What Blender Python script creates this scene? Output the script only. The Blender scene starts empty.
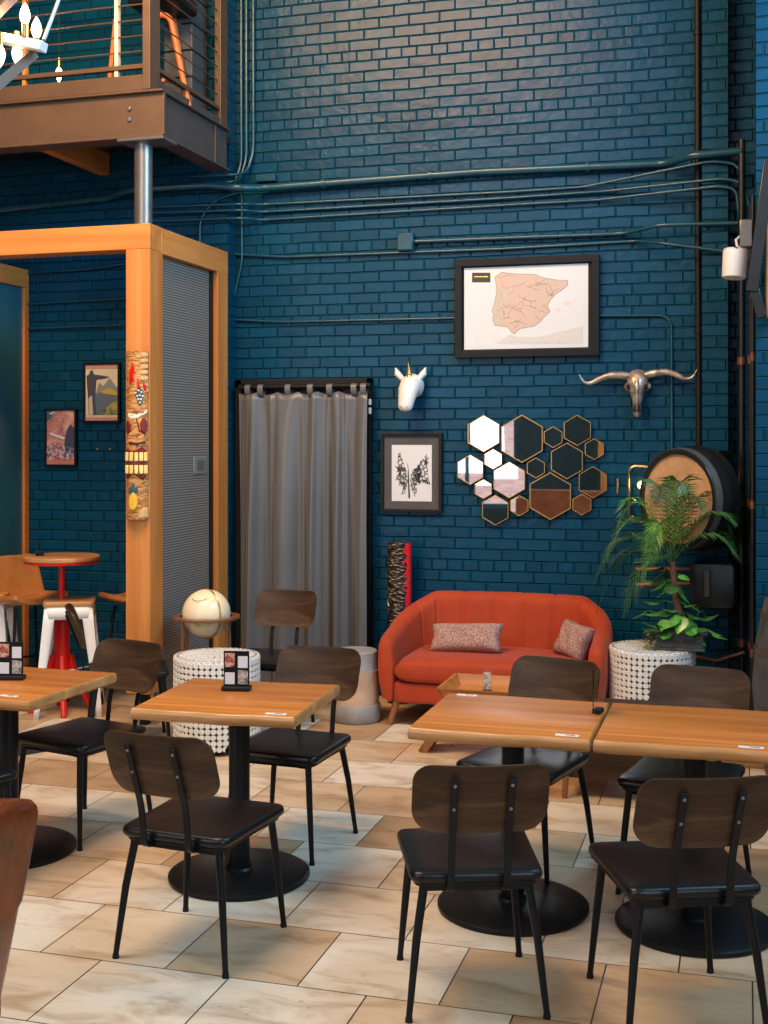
import bpy, math, random
from math import sin, cos, pi, radians, sqrt, atan2, hypot
from mathutils import Vector, Matrix
random.seed(7)
S = bpy.context.scene
COL = S.collection
D = bpy.data

# ------------------------------------------------------------------ camera
FPX, HOR, YAW, EYE = 1230.0, 440.0, radians(16.36), 1.82
cd = D.cameras.new('camera'); cam = D.objects.new('camera', cd); COL.objects.link(cam)
cd.sensor_fit = 'VERTICAL'; cd.sensor_height = 24.0; cd.lens = 24.0 * FPX / 1024
cd.shift_y = (HOR - 512) / 1024.0
cd.clip_start = 0.05; cd.clip_end = 200
cam.location = (0, 0, EYE); cam.rotation_euler = (pi / 2, 0, YAW)
S.camera = cam

# ------------------------------------------------------------------ colour management, world, sun, window light
S.view_settings.view_transform = 'Standard'; S.view_settings.look = 'None'
S.view_settings.gamma = 1; S.view_settings.exposure = -0.3
S.view_settings.use_curve_mapping = False
S.cycles.use_denoising = True
S.cycles.max_bounces = 8; S.cycles.diffuse_bounces = 4; S.cycles.glossy_bounces = 5
S.cycles.transparent_max_bounces = 24; S.cycles.transmission_bounces = 8
S.cycles.sample_clamp_indirect = 6.0; S.cycles.caustics_reflective = False; S.cycles.caustics_refractive = False
w = D.worlds.new('sky'); S.world = w; w.use_nodes = True
w.node_tree.nodes['Background'].inputs[0].default_value = (0.80, 0.90, 1.0, 1)
w.node_tree.nodes['Background'].inputs[1].default_value = 1.3

def light(name, kind, loc, energy, color, size=None, direction=None, spread=None, radius=None):
    l = D.lights.new(name, kind); o = D.objects.new(name, l); COL.objects.link(o)
    o.location = loc; l.energy = energy; l.color = color
    if size: l.shape = 'RECTANGLE'; l.size, l.size_y = size
    if spread: l.spread = radians(spread)
    if radius is not None and kind != 'AREA':
        l.shadow_soft_size = radius
    if direction is not None:
        o.rotation_euler = Vector(direction).to_track_quat('-Z', 'Y').to_euler()
    return o
sun = light('sun', 'SUN', (0, 0, 20), 3.2, (1.0, 0.97, 0.93), direction=(0.0, -0.75, -0.66)); sun.data.angle = 0.02
light('window_light_side', 'AREA', (1.52, .3, 2.4), 130, (0.62, 0.80, 1.0), (2.8, 2.6), (-1, .05, -0.15))
light('window_light_side_high', 'AREA', (1.52, 5.4, 5.0), 380, (0.36, 0.72, 1.0), (3.6, 1.7), (-1, .15, 0.0))
light('window_light_rear', 'AREA', (-5.3, -2.35, 2.9), 150, (0.96, 0.98, 1.0), (3.4, 3.6), (0.1, 1, -0.3))
light('window_light_clerestory', 'AREA', (-2.6, -2.35, 5.6), 120, (0.84, 0.92, 1.0), (3.6, 1.6), (0, 1, -0.6))
light('overhead_warm_light', 'AREA', (-3.0, 4.9, 5.9), 300, (1.0, 0.50, 0.15), (2.6, .9), (0, .8, -.5))
light('overhead_warm_light', 'AREA', (-3.4, 3.2, 6.5), 320, (1.0, 0.86, 0.70), (2.6, 2.4), (0, 0.05, -1))  # added overhead fill for the floor and tables, no fixture behind it

# ------------------------------------------------------------------ picture-to-room helpers (points on real planes)
def ray(px, py):
    a = (px - 384.0) / FPX; b = (HOR - py) / FPX
    return (-sin(YAW) + a * cos(YAW), cos(YAW) + a * sin(YAW), b)
def F(px, py, h=0.0):
    d = ray(px, py); t = (h - EYE) / d[2]; return (d[0] * t, d[1] * t, h)
def W(px, py, Y=8.4):
    d = ray(px, py); t = Y / d[1]; return (d[0] * t, Y, EYE + d[2] * t)

# ------------------------------------------------------------------ mesh builder
class MB:
    def __init__(s): s.v = []; s.f = []; s.m = []; s.mi = 0
    def add(s, vs, fs):
        b = len(s.v); s.v += [tuple(p) for p in vs]
        for f in fs: s.f.append([i + b for i in f]); s.m.append(s.mi)
        return s
    def box(s, c, d, rz=0, M=None):
        x, y, z = d[0] / 2, d[1] / 2, d[2] / 2
        p = [Vector((i, j, k)) for k in (-z, z) for j in (-y, y) for i in (-x, x)]
        R = M if M is not None else Matrix.Rotation(rz, 3, 'Z')
        p = [R @ q + Vector(c) for q in p]
        return s.add(p, [[0, 2, 3, 1], [4, 5, 7, 6], [0, 1, 5, 4], [2, 6, 7, 3], [0, 4, 6, 2], [1, 3, 7, 5]])
    def bb(s, x0, x1, y0, y1, z0, z1):
        return s.box(((x0 + x1) / 2, (y0 + y1) / 2, (z0 + z1) / 2), (x1 - x0, y1 - y0, z1 - z0))
    def tube(s, pts, r, n=10, cap=True, flat=None, up=None):
        P = [Vector(p) for p in pts]; N = len(P)
        R = r if isinstance(r, (list, tuple)) else [r] * N
        vs = []; prev = None
        for i in range(N):
            t = (P[min(i + 1, N - 1)] - P[max(i - 1, 0)])
            if t.length < 1e-9: t = Vector((0, 0, 1))
            t.normalize()
            if prev is None:
                a = Vector(up) if up else (Vector((0, 0, 1)) if abs(t.z) < .9 else Vector((1, 0, 0)))
                u = t.cross(a).normalized()
            else:
                u = (prev - t * prev.dot(t))
                u = u.normalized() if u.length > 1e-6 else t.orthogonal().normalized()
            prev = u; v = t.cross(u)
            for k in range(n):
                an = 2 * pi * k / n + (pi / n if flat else 0)
                if flat: q = u * (flat[0] * (1 if cos(an) > 0 else -1)) + v * (flat[1] * (1 if sin(an) > 0 else -1))
                else: q = (u * cos(an) + v * sin(an)) * R[i]
                vs.append(P[i] + q)
        fs = [[i * n + k, i * n + (k + 1) % n, (i + 1) * n + (k + 1) % n, (i + 1) * n + k] for i in range(N - 1) for k in range(n)]
        if cap: fs += [list(range(n))[::-1], [(N - 1) * n + k for k in range(n)]]
        return s.add(vs, fs)
    def bar(s, pts, hw, ht, up=None): return s.tube(pts, 1, 4, True, (hw, ht), up)
    def cyl(s, p0, p1, r0, r1=None, n=20): return s.tube([p0, p1], [r0, r0 if r1 is None else r1], n)
    def lathe(s, prof, n=32, c=(0, 0, 0), M=None, a0=0, a1=2 * pi):
        full = abs(a1 - a0 - 2 * pi) < 1e-6; nn = n if full else n + 1
        vs = []
        for r, z in prof:
            for k in range(nn):
                a = a0 + (a1 - a0) * k / n
                p = Vector((r * cos(a), r * sin(a), z))
                if M is not None: p = M @ p
                vs.append(p + Vector(c))
        fs = []
        for i in range(len(prof) - 1):
            for k in range(n):
                k2 = (k + 1) % nn
                fs.append([i * nn + k, i * nn + k2, (i + 1) * nn + k2, (i + 1) * nn + k])
        return s.add(vs, fs)
    def grid(s, fn, nu, nv, cu=False, cv=False):
        NU = nu if cu else nu + 1; NV = nv if cv else nv + 1
        vs = [fn(i / nu, j / nv) for i in range(NU) for j in range(NV)]
        fs = []
        for i in range(nu):
            for j in range(nv):
                i2 = (i + 1) % NU; j2 = (j + 1) % NV
                fs.append([i * NV + j, i2 * NV + j, i2 * NV + j2, i * NV + j2])
        return s.add(vs, fs)
    def prism(s, poly, fn, t0, t1):
        n = len(poly)
        vs = [fn(a, b, t0) for a, b in poly] + [fn(a, b, t1) for a, b in poly]
        fs = [list(range(n))[::-1], [n + i for i in range(n)]] + [[i, (i + 1) % n, n + (i + 1) % n, n + i] for i in range(n)]
        return s.add(vs, fs)
    def slab(s, outline, z0, z1, rnd=.012, dome=.0, flip=False):
        """rounded slab: outline is a list of (x, y) around the origin"""
        cx = sum(p[0] for p in outline) / len(outline); cy = sum(p[1] for p in outline) / len(outline)
        rings = []
        def ring(inset, z):
            out = []
            for x, y in outline:
                d = hypot(x - cx, y - cy) or 1; k = 1 - inset / d
                out.append((cx + (x - cx) * k, cy + (y - cy) * k, z))
            return out
        for a in (90, 60, 30, 0): rings.append(ring(rnd * (1 - cos(radians(a))), z0 + rnd * (1 - sin(radians(a)))))
        for a in (0, 30, 60, 90): rings.append(ring(rnd * (1 - cos(radians(a))), z1 - rnd * (1 - sin(radians(a)))))
        if dome:
            for k in (.75, .5, .25):
                rings.append([(cx + (x - cx) * k, cy + (y - cy) * k, z1 + dome * (1 - k * k)) for x, y in outline])
        n = len(outline); vs = [p for r in rings for p in r]
        fs = [[i * n + k, i * n + (k + 1) % n, (i + 1) * n + (k + 1) % n, (i + 1) * n + k] for i in range(len(rings) - 1) for k in range(n)]
        fs += [list(range(n))[::-1], [(len(rings) - 1) * n + k for k in range(n)]]
        return s.add(vs, fs)
    def obj(s, name, mat, parent=None, smooth=True, bevel=0, loc=None, rot=None, sharp=40, subsurf=0):
        me = D.meshes.new(name); me.from_pydata([tuple(p) for p in s.v], [], s.f)
        for m in (mat if isinstance(mat, (list, tuple)) else [mat]): me.materials.append(m)
        me.polygons.foreach_set('material_index', s.m)
        import bmesh
        b = bmesh.new(); b.from_mesh(me); bmesh.ops.recalc_face_normals(b, faces=b.faces); b.to_mesh(me); b.free()
        me.polygons.foreach_set('use_smooth', [smooth] * len(me.polygons))
        if smooth and not subsurf: me.set_sharp_from_angle(angle=radians(sharp))
        me.update()
        o = D.objects.new(name, me); COL.objects.link(o)
        if parent: o.parent = parent
        if loc: o.location = loc
        if rot: o.rotation_euler = rot
        if bevel:
            md = o.modifiers.new('bevel', 'BEVEL'); md.width = bevel; md.segments = 2; md.limit_method = 'ANGLE'; md.angle_limit = radians(40)
        if subsurf:
            md = o.modifiers.new('subsurf', 'SUBSURF'); md.levels = md.render_levels = subsurf
        return o

def rrect(x0, x1, y0, y1, r, n=5):
    out = []
    for cx, cy, a in ((x1 - r, y1 - r, 0), (x0 + r, y1 - r, 90), (x0 + r, y0 + r, 180), (x1 - r, y0 + r, 270)):
        for i in range(n + 1):
            t = radians(a + 90 * i / n); out.append((cx + r * cos(t), cy + r * sin(t)))
    return out
def fillet(pts, r, n=5):
    """round the corners of a 3d polyline"""
    P = [Vector(p) for p in pts]; out = [P[0]]
    for i in range(1, len(P) - 1):
        a = (P[i - 1] - P[i]); b = (P[i + 1] - P[i]); rr = min(r, a.length * .45, b.length * .45)
        p0 = P[i] + a.normalized() * rr; p1 = P[i] + b.normalized() * rr
        for k in range(n + 1):
            t = k / n; out.append(p0 * (1 - t) ** 2 + P[i] * 2 * t * (1 - t) + p1 * t * t)
    out.append(P[-1]); return out
def thing(name, label, cat, loc=(0, 0, 0), rz=0, group=None):
    o = D.objects.new(name, None); COL.objects.link(o); o.location = loc; o.rotation_euler = (0, 0, rz)
    o['label'] = label; o['category'] = cat
    if group: o['group'] = group
    return o
def tag(o, label, cat, group=None):
    o['label'] = label; o['category'] = cat
    if group: o['group'] = group
    return o
def struct(o): o['kind'] = 'structure'; return o
def children(o): return [c for c in D.objects if c.parent == o]
def dup(root, loc, rz, label, group=None):
    r = root.copy(); COL.objects.link(r); r.location = loc; r.rotation_euler = (0, 0, rz); r['label'] = label
    if group: r['group'] = group
    for ch in children(root):
        c = ch.copy(); COL.objects.link(c); c.parent = r
        for g in children(ch):
            d = g.copy(); COL.objects.link(d); d.parent = c
    return r

# ------------------------------------------------------------------ materials
class NT:
    def __init__(s, name):
        s.mat = D.materials.new(name); s.mat.use_nodes = True; s.t = s.mat.node_tree
        s.b = s.t.nodes['Principled BSDF']
    def n(s, typ, **kw):
        x = s.t.nodes.new(typ)
        for k, v in kw.items():
            if k.startswith('i_'): x.inputs[k[2:].replace('_', ' ')].default_value = v
            else: setattr(x, k, v)
        return x
    def l(s, a, b): s.t.links.new(a, b)
    def coord(s, scale=(1, 1, 1), loc=(0, 0, 0), rot=(0, 0, 0)):
        c = s.n('ShaderNodeTexCoord'); m = s.n('ShaderNodeMapping')
        m.inputs['Scale'].default_value = scale; m.inputs['Location'].default_value = loc; m.inputs['Rotation'].default_value = rot
        s.l(c.outputs['Object'], m.inputs['Vector']); return m.outputs['Vector']
    def ramp(s, fac, stops):
        r = s.n('ShaderNodeValToRGB'); e = r.color_ramp.elements
        e[0].position, e[0].color = stops[0][0], (*stops[0][1], 1)
        e[1].position, e[1].color = stops[-1][0], (*stops[-1][1], 1)
        for p, c in stops[1:-1]:
            q = e.new(p); q.color = (*c, 1)
        s.l(fac, r.inputs['Fac']); return r.outputs['Color']
    def noise(s, vec, scale, detail=3, rough=.55, dist=0):
        x = s.n('ShaderNodeTexNoise'); x.inputs['Scale'].default_value = scale; x.inputs['Detail'].default_value = detail
        x.inputs['Roughness'].default_value = rough; x.inputs['Distortion'].default_value = dist
        s.l(vec, x.inputs['Vector']); return x.outputs['Fac']
    def bump(s, h, strength=.3, dist=.01, normal=None):
        x = s.n('ShaderNodeBump'); x.inputs['Strength'].default_value = strength; x.inputs['Distance'].default_value = dist
        s.l(h, x.inputs['Height'])
        if normal: s.l(normal, x.inputs['Normal'])
        s.l(x.outputs['Normal'], s.b.inputs['Normal']); return x.outputs['Normal']
    def mix(s, a, b, fac, mode='MIX'):
        x = s.n('ShaderNodeMix', data_type='RGBA', blend_type=mode)
        for sock, v in ((x.inputs[0], fac), (x.inputs[6], a), (x.inputs[7], b)):
            if hasattr(v, 'links'): s.l(v, sock)
            elif isinstance(v, (int, float)): sock.default_value = v
            else: sock.default_value = (*v, 1)
        return x.outputs[2]
    def math(s, op, a, b=None):
        x = s.n('ShaderNodeMath', operation=op)
        for i, v in enumerate((a, b)):
            if v is None: continue
            if hasattr(v, 'links'): s.l(v, x.inputs[i])
            else: x.inputs[i].default_value = v
        return x.outputs[0]

def simple(name, col, rough=.5, metal=0, var=.0, vscale=8, bump=0, bscale=60, coat=0, spec=None, emit=None, estr=0, sheen=0):
    s = NT(name); b = s.b
    b.inputs['Roughness'].default_value = rough; b.inputs['Metallic'].default_value = metal
    if coat: b.inputs['Coat Weight'].default_value = coat; b.inputs['Coat Roughness'].default_value = .12
    if sheen: b.inputs['Sheen Weight'].default_value = sheen; b.inputs['Sheen Roughness'].default_value = .4
    if spec is not None: b.inputs['Specular IOR Level'].default_value = spec
    v = s.coord()
    f = s.noise(v, vscale, 4)
    lo = tuple(max(0, c * (1 - var)) for c in col); hi = tuple(min(1, c * (1 + var)) for c in col)
    s.l(s.ramp(f, [(.3, lo), (.7, hi)]), b.inputs['Base Color'])
    if bump: s.bump(s.noise(v, bscale, 3), bump, .004)
    if emit: b.inputs['Emission Color'].default_value = (*emit, 1); b.inputs['Emission Strength'].default_value = estr
    return s.mat

def wood(name, dark, mid, light_, rough=.4, scale=3.0, axis='x', coat=0, fine=40, contrast=(.3, .5, .7), spec=None):
    s = NT(name); st = 14.0
    sc = {'x': (scale, scale * st, scale * st), 'y': (scale * st, scale, scale * st), 'z': (scale * st, scale * st, scale)}[axis]
    sc2 = {'x': (1.2, fine * 3, fine * 3), 'y': (fine * 3, 1.2, fine * 3), 'z': (fine * 3, fine * 3, 1.2)}[axis]
    a = s.noise(s.coord(tuple(x * .35 for x in sc)), 1.0, 4, .6, .6)
    bb = s.noise(s.coord(sc2), 1.0, 2, .5)
    f = s.math('ADD', s.math('MULTIPLY', a, .8), s.math('MULTIPLY', bb, .2))
    s.l(s.ramp(f, [(contrast[0], dark), (contrast[1], mid), (contrast[2], light_)]), s.b.inputs['Base Color'])
    s.b.inputs['Roughness'].default_value = rough
    if coat: s.b.inputs['Coat Weight'].default_value = coat; s.b.inputs['Coat Roughness'].default_value = .15
    s.bump(bb, .08, .002)
    if spec is not None: s.b.inputs['Specular IOR Level'].default_value = spec
    return s.mat

def brick_mat(name, horiz, shift, c1, c2, mortar, rough=.30, bump=1.0, spec=.20):
    s = NT(name)
    c = s.n('ShaderNodeTexCoord'); sep = s.n('ShaderNodeSeparateXYZ'); s.l(c.outputs['Object'], sep.inputs[0])
    comb = s.n('ShaderNodeCombineXYZ')
    wob = s.noise(c.outputs['Object'], 3.0, 2)
    s.l(s.math('ADD', sep.outputs[horiz], shift), comb.inputs[0])
    s.l(s.math('ADD', sep.outputs['Z'], s.math('MULTIPLY', s.math('SUBTRACT', wob, .5), .012)), comb.inputs[1])
    br = s.n('ShaderNodeTexBrick', offset=.5, offset_frequency=2, squash=.5, squash_frequency=6)
    s.l(comb.outputs[0], br.inputs['Vector'])
    for k, v in (('Scale', 1), ('Mortar Size', .0075), ('Mortar Smooth', 1.0), ('Bias', 0), ('Brick Width', .222), ('Row Height', .0755)):
        br.inputs[k].default_value = v
    br.inputs['Color1'].default_value = (*c1, 1); br.inputs['Color2'].default_value = (*c2, 1); br.inputs['Mortar'].default_value = (*c1, 1)
    big = s.noise(c.outputs['Object'], 1.3, 3)
    edge = s.ramp(s.math('MULTIPLY', br.outputs['Fac'], s.math('ADD', big, .45)), [(.55, (0, 0, 0)), (.85, (.8, .8, .8))])
    s.l(s.mix(br.outputs['Color'], mortar, edge), s.b.inputs['Base Color'])
    lump = s.noise(c.outputs['Object'], 24, 4, .6); lump2 = s.noise(c.outputs['Object'], 7, 2)
    h = s.math('ADD', s.math('MULTIPLY', s.math('SUBTRACT', 1.0, br.outputs['Fac']), 1.0), s.math('ADD', s.math('MULTIPLY', lump, .16), s.math('MULTIPLY', lump2, .22)))
    s.bump(h, bump, .020)
    s.b.inputs['Roughness'].default_value = rough
    s.b.inputs['Specular IOR Level'].default_value = spec
    return s.mat

TEAL = ((.0010, .041, .088), (.0014, .056, .118), (.008, .115, .190))  # third colour lightens the joints: highlight lines painted into the brick
M = {}
M['brick'] = brick_mat('teal_painted_brick', 'X', .061, *TEAL)
M['brick_side'] = brick_mat('teal_painted_brick_side', 'Y', .02, *TEAL)
M['pipe'] = simple('teal_painted_pipe', (.008, .060, .095), .25, 0, .15)
M['tealflat'] = simple('teal_painted_panel', (.010, .085, .14), .35, 0, .1, bump=.2, bscale=20)
def floor_mat():
    s = NT('travertine_tiles')
    c = s.n('ShaderNodeTexCoord'); mp = s.n('ShaderNodeMapping'); mp.inputs['Location'].default_value = (.21875, -.11, 0)
    s.l(c.outputs['Object'], mp.inputs['Vector'])
    br = s.n('ShaderNodeTexBrick', offset=.5, offset_frequency=2, squash=1, squash_frequency=2)
    s.l(mp.outputs[0], br.inputs['Vector'])
    for k, v in (('Scale', 1), ('Mortar Size', .0028), ('Mortar Smooth', .1), ('Bias', 0), ('Brick Width', .4855), ('Row Height', .4675)):
        br.inputs[k].default_value = v
    br.inputs['Color1'].default_value = (0, 0, 0, 1); br.inputs['Color2'].default_value = (1, 1, 1, 1); br.inputs['Mortar'].default_value = (.5, .5, .5, 1)
    tile = s.ramp(br.outputs['Color'], [(.0, (.42, .25, .13)), (.3, (.60, .42, .26)), (.6, (.74, .61, .46)), (1, (.82, .77, .69))])
    cloud = s.noise(s.coord((1, 2.2, 1)), 3.2, 5, .6, .8)
    tile2 = s.mix(tile, s.ramp(cloud, [(.3, (.55, .42, .30)), (.5, (.9, .86, .8)), (.75, (1.0, 1.0, 1.0))]), .85, 'MULTIPLY')
    vein = s.noise(s.coord((3, 22, 1), rot=(0, 0, .25)), 1.2, 4, .7, .6)
    tile3 = s.mix(tile2, (.30, .17, .08), s.ramp(vein, [(.58, (0, 0, 0)), (.78, (.35, .35, .35))]))
    pit = s.noise(s.coord((30, 75, 1)), 1.0, 2, .6)
    pitm = s.noise(s.coord(), 2.0, 2)
    pf = s.math('MULTIPLY', s.math('GREATER_THAN', pit, .70), s.math('GREATER_THAN', pitm, .54))
    tile4 = s.mix(tile3, (.10, .06, .035), s.math('MULTIPLY', pf, .75))
    s.l(s.mix(tile4, (.035, .028, .022), br.outputs['Fac']), s.b.inputs['Base Color'])
    s.l(s.math('ADD', .26, s.math('MULTIPLY', cloud, .25)), s.b.inputs['Roughness'])
    h = s.math('SUBTRACT', s.math('MULTIPLY', cloud, .15), s.math('ADD', s.math('MULTIPLY', br.outputs['Fac'], 1), s.math('MULTIPLY', pf, .5)))
    s.bump(h, .5, .003)
    return s.mat
M['floor'] = floor_mat()
M['plaster'] = simple('dark_plaster', (.012, .035, .045), .8, 0, .2)
M['ceiling'] = wood('timber_ceiling', (.16, .08, .035), (.26, .14, .06), (.34, .19, .09), .5, 2, 'y')
M['facade'] = brick_mat('pink_brick_facade', 'X', 0, (.62, .38, .36), (.75, .52, .50), (.85, .80, .78), .8, .2)
M['white'] = simple('white_paint', (.8, .8, .8), .45, 0, .03)
M['black'] = simple('black_powder_coat', (.007, .008, .0095), .38, 0, .2, 20, .1, 200, spec=.2)
M['blackmat'] = simple('matt_black', (.006, .006, .007), .55, 0, .2, spec=.3)
M['steel'] = simple('grey_steel', (.22, .21, .21), .32, .7, .1)
M['vinyl'] = simple('black_vinyl', (.006, .0065, .008), .30, 0, .2, 10, .12, 160, spec=.32)
M['walnut'] = wood('dark_walnut_ply', (.022, .011, .006), (.052, .028, .015), (.115, .066, .038), .45, 2.6, 'x', spec=.2)
M['top'] = wood('honey_table_wood', (.26, .078, .014), (.48, .165, .034), (.62, .26, .066), .34, 1.8, 'x', spec=.4)
M['topedge'] = wood('live_edge_wood', (.30, .12, .032), (.50, .235, .075), (.66, .36, .14), .38, 1.5, 'x', coat=.3)
M['fir_v'] = wood('orange_fir_post', (.46, .15, .030), (.60, .22, .05), (.72, .31, .085), .42, 1.6, 'z')
M['fir_x'] = wood('orange_fir_beam', (.46, .15, .030), (.60, .22, .05), (.72, .31, .085), .42, 1.6, 'x')
M['fir_y'] = wood('orange_fir_side_beam', (.46, .15, .030), (.60, .22, .05), (.72, .31, .085), .42, 1.6, 'y')
M['brownsteel'] = simple('brown_painted_steel', (.105, .062, .038), .42, .1, .12)
M['greysteel'] = simple('grey_brown_painted_steel', (.075, .060, .055), .42, .1, .12)
M['sofa'] = simple('rust_velvet', (.40, .042, .006), .8, 0, .10, 5, .2, 300, sheen=.12)
M['sofaleg'] = wood('sofa_leg_wood', (.18, .06, .02), (.28, .11, .04), (.36, .16, .06), .4, 3, 'z')
M['curtain'] = simple('grey_satin_curtain', (.115, .119, .128), .34, 0, .05, 4, .1, 400, sheen=.1)
M['chip'] = simple('white_shell_chip', (.80, .79, .76), .3, 0, .08, 30)
M['chipback'] = simple('dark_brown_backing', (.05, .035, .025), .7, 0, .2)
M['globe'] = None
M['brass'] = simple('brass', (.55, .33, .11), .3, .9, .1)
M['gold'] = simple('gold_leaf', (.75, .50, .12), .28, .9, .1)
M['mirror'] = simple('mirror_glass', (.92, .92, .92), .015, 1.0, 0)
M['plaster_white'] = simple('white_resin', (.76, .75, .74), .4, 0, .03, 10, .2, 30)
M['silver'] = simple('burnished_bone_metal', (.40, .33, .29), .34, .5, .6, 18, .8, 40)
M['red'] = simple('red_enamel', (.62, .008, .006), .3, 0, .1)
M['leather'] = simple('tan_leather', (.40, .16, .045), .33, 0, .25, 5, .25, 60)
M['leatherb'] = simple('brown_leather', (.15, .030, .006), .26, 0, .4, 9, .3, 60)
M['green'] = simple('palm_green', (.045, .13, .035), .38, 0, .45, 12)
M['green2'] = simple('bright_leaf_green', (.085, .28, .045), .3, 0, .6, 22)
M['trunk'] = simple('palm_bark', (.16, .065, .035), .7, 0, .45, 40, .8, 60)
M['stonepot'] = simple('dark_carved_stone', (.085, .082, .08), .5, 0, .4, 25, .6, 50)
M['paper'] = simple('white_paper', (.70, .71, .73), .6, 0, .02)
M['mat_dark'] = simple('charcoal_mat_board', (.075, .07, .072), .7, 0, .05)
M['concrete'] = simple('grey_concrete', (.30, .29, .28), .65, 0, .2, 9, .4, 40)
M['tanwood'] = wood('pale_tan_wood', (.50, .32, .20), (.60, .40, .27), (.68, .48, .33), .5, 2, 'x')
M['barrelhead'] = wood('oak_barrel_head', (.40, .22, .10), (.52, .31, .16), (.60, .38, .20), .5, 2, 'x')
M['blackwood'] = simple('black_stained_wood', (.012, .013, .014), .3, 0, .3, 8, .3, 20)
M['copper'] = simple('aged_copper_pipe', (.22, .10, .06), .4, .6, .3)
M['ladder'] = simple('orange_fibreglass', (.62, .17, .05), .4, 0, .1)
M['rug'] = simple('black_mat_pile', (.012, .012, .012), .9, 0, .3, 50, .5, 300)

def mk_globe():
    s = NT('antique_globe'); v = s.coord()
    f = s.noise(v, 5.5, 6, .6, .4)
    land = s.ramp(f, [(.56, (.86, .74, .52)), (.60, (.66, .56, .32)), (.66, (.50, .40, .2)), (.75, (.62, .44, .26))])
    s.l(land, s.b.inputs['Base Color']); s.b.inputs['Roughness'].default_value = .25; return s.mat
M['globe'] = mk_globe()
def mk_glass():
    s = NT('clear_acrylic'); s.b.inputs['Transmission Weight'].default_value = 1; s.b.inputs['Roughness'].default_value = .03
    s.b.inputs['IOR'].default_value = 1.2; s.b.inputs['Base Color'].default_value = (.93, .95, .96, 1)
    s.b.inputs['Coat Weight'].default_value = .5
    return s.mat
M['acrylic'] = mk_glass()
def mk_pillow():
    s = NT('speckled_blush_fabric'); v = s.coord()
    vo = s.n('ShaderNodeTexVoronoi'); vo.inputs['Scale'].default_value = 130; s.l(v, vo.inputs['Vector'])
    s.l(s.ramp(vo.outputs['Distance'], [(.25, (.62, .48, .42)), (.45, (.30, .15, .12))]), s.b.inputs['Base Color'])
    s.b.inputs['Roughness'].default_value = .85; return s.mat
M['pillow'] = mk_pillow()
def mk_screen():
    s = NT('ribbed_smoked_screen'); c = s.n('ShaderNodeTexCoord'); sep = s.n('ShaderNodeSeparateXYZ'); s.l(c.outputs['Object'], sep.inputs[0])
    ph = s.math('FRACT', s.math('MULTIPLY', sep.outputs['Z'], 56.0))
    tri = s.math('ABSOLUTE', s.math('SUBTRACT', ph, .5))
    s.l(s.ramp(tri, [(.10, (.34, .31, .28)), (.35, (.15, .14, .13))]), s.b.inputs['Base Color'])
    s.b.inputs['Roughness'].default_value = .4
    s.bump(s.math('MULTIPLY', tri, -1.0), .6, .008)
    s.l(s.math('ADD', .70, s.math('MULTIPLY', s.math('LESS_THAN', tri, .3), .22)), s.b.inputs['Alpha'])
    return s.mat
M['screen'] = mk_screen()
M['bluepanel'] = simple('smoky_blue_panel', (.022, .11, .17), .3, 0, .15, 2)

# ------------------------------------------------------------------ the room
XR, XL, YB, YF, ZC = 1.6, -9.0, 8.4, -2.5, 7.3
m = MB(); m.bb(XL - .2, XR + .2, YF - .2, YB + .2, -.12, 0); struct(m.obj('floor', M['floor'], smooth=False))
m = MB(); m.bb(XL - .2, XR + .2, YF - .2, YB + .2, ZC, ZC + .1); struct(m.obj('ceiling', M['ceiling'], smooth=False))
JX = W(236.5, 300, 8.4)[0]
m = MB(); m.bb(XL, XR, YB, YB + .2, 0, ZC); m.bb(XL, JX, 8.26, YB + .01, 0, ZC)
m.bb(-.268, -.106, 8.25, YB + .01, 0, ZC)
struct(m.obj('wall_back', M['brick'], smooth=False))
m = MB(); m.bb(.062, XR, 7.55, 8.41, 0, ZC); struct(m.obj('wall_back_pier', M['brick'], smooth=False))
# right wall with tall window openings
m = MB()
m.bb(XR, XR + .2, YF, YB, 0, .9); m.bb(XR, XR + .2, YF, YB, 5.6, ZC)
for y0, y1 in ((YF, .4), (2.4, 2.8), (4.8, 5.0), (6.9, YB)): m.bb(XR, XR + .2, y0, y1, .9, 5.6)
struct(m.obj('wall_right', M['brick_side'], smooth=False))
for i, (y0, y1) in enumerate(((.4, 2.4), (2.8, 4.8), (5.0, 6.9))):
    m = MB()
    for y in (y0 + .02, (y0 + y1) / 2, y1 - .02): m.bb(XR + .06, XR + .12, y - .025, y + .025, .9, 5.6)
    for z in (.93, 2.1, 3.3, 4.5, 5.57): m.bb(XR + .06, XR + .12, y0, y1, z - .025, z + .025)
    struct(m.obj('window_%d' % (i + 1), M['blackmat'], smooth=False))
# rear wall behind the camera with its shop window and high clerestory
m = MB(); WX0, WX1 = -7.6, -3.37
m.bb(XL, XR, YF - .2, YF, 0, .72); m.bb(XL, XR, YF - .2, YF, 4.6, 4.8); m.bb(XL, XR, YF - .2, YF, 6.4, ZC)
m.bb(XL, WX0, YF - .2, YF, .72, 4.6); m.bb(WX1, XR, YF - .2, YF, .72, 4.6)
m.bb(XL, -3.8, YF - .2, YF, 4.8, 6.4); m.bb(1.0, XR, YF - .2, YF, 4.8, 6.4)
struct(m.obj('wall_front', M['plaster'], smooth=False))
m = MB()
for x in (WX0 + .03, -5.9, -4.3, WX1 - .03): m.bb(x - .03, x + .03, YF - .15, YF - .08, .72, 4.6)
for z in (.75, 3.2, 4.57): m.bb(WX0, WX1, YF - .15, YF - .08, z - .03, z + .03)
struct(m.obj('window_4', M['tealflat'], smooth=False))
m = MB(); m.bb(XL - .2, XL, YF, YB, 0, ZC); struct(m.obj('wall_left', M['plaster'], smooth=False))
m = MB(); m.bb(-22, -2, -12.5, -12, -.1, 9); struct(m.obj('exterior_building_wall', M['facade'], smooth=False))
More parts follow.
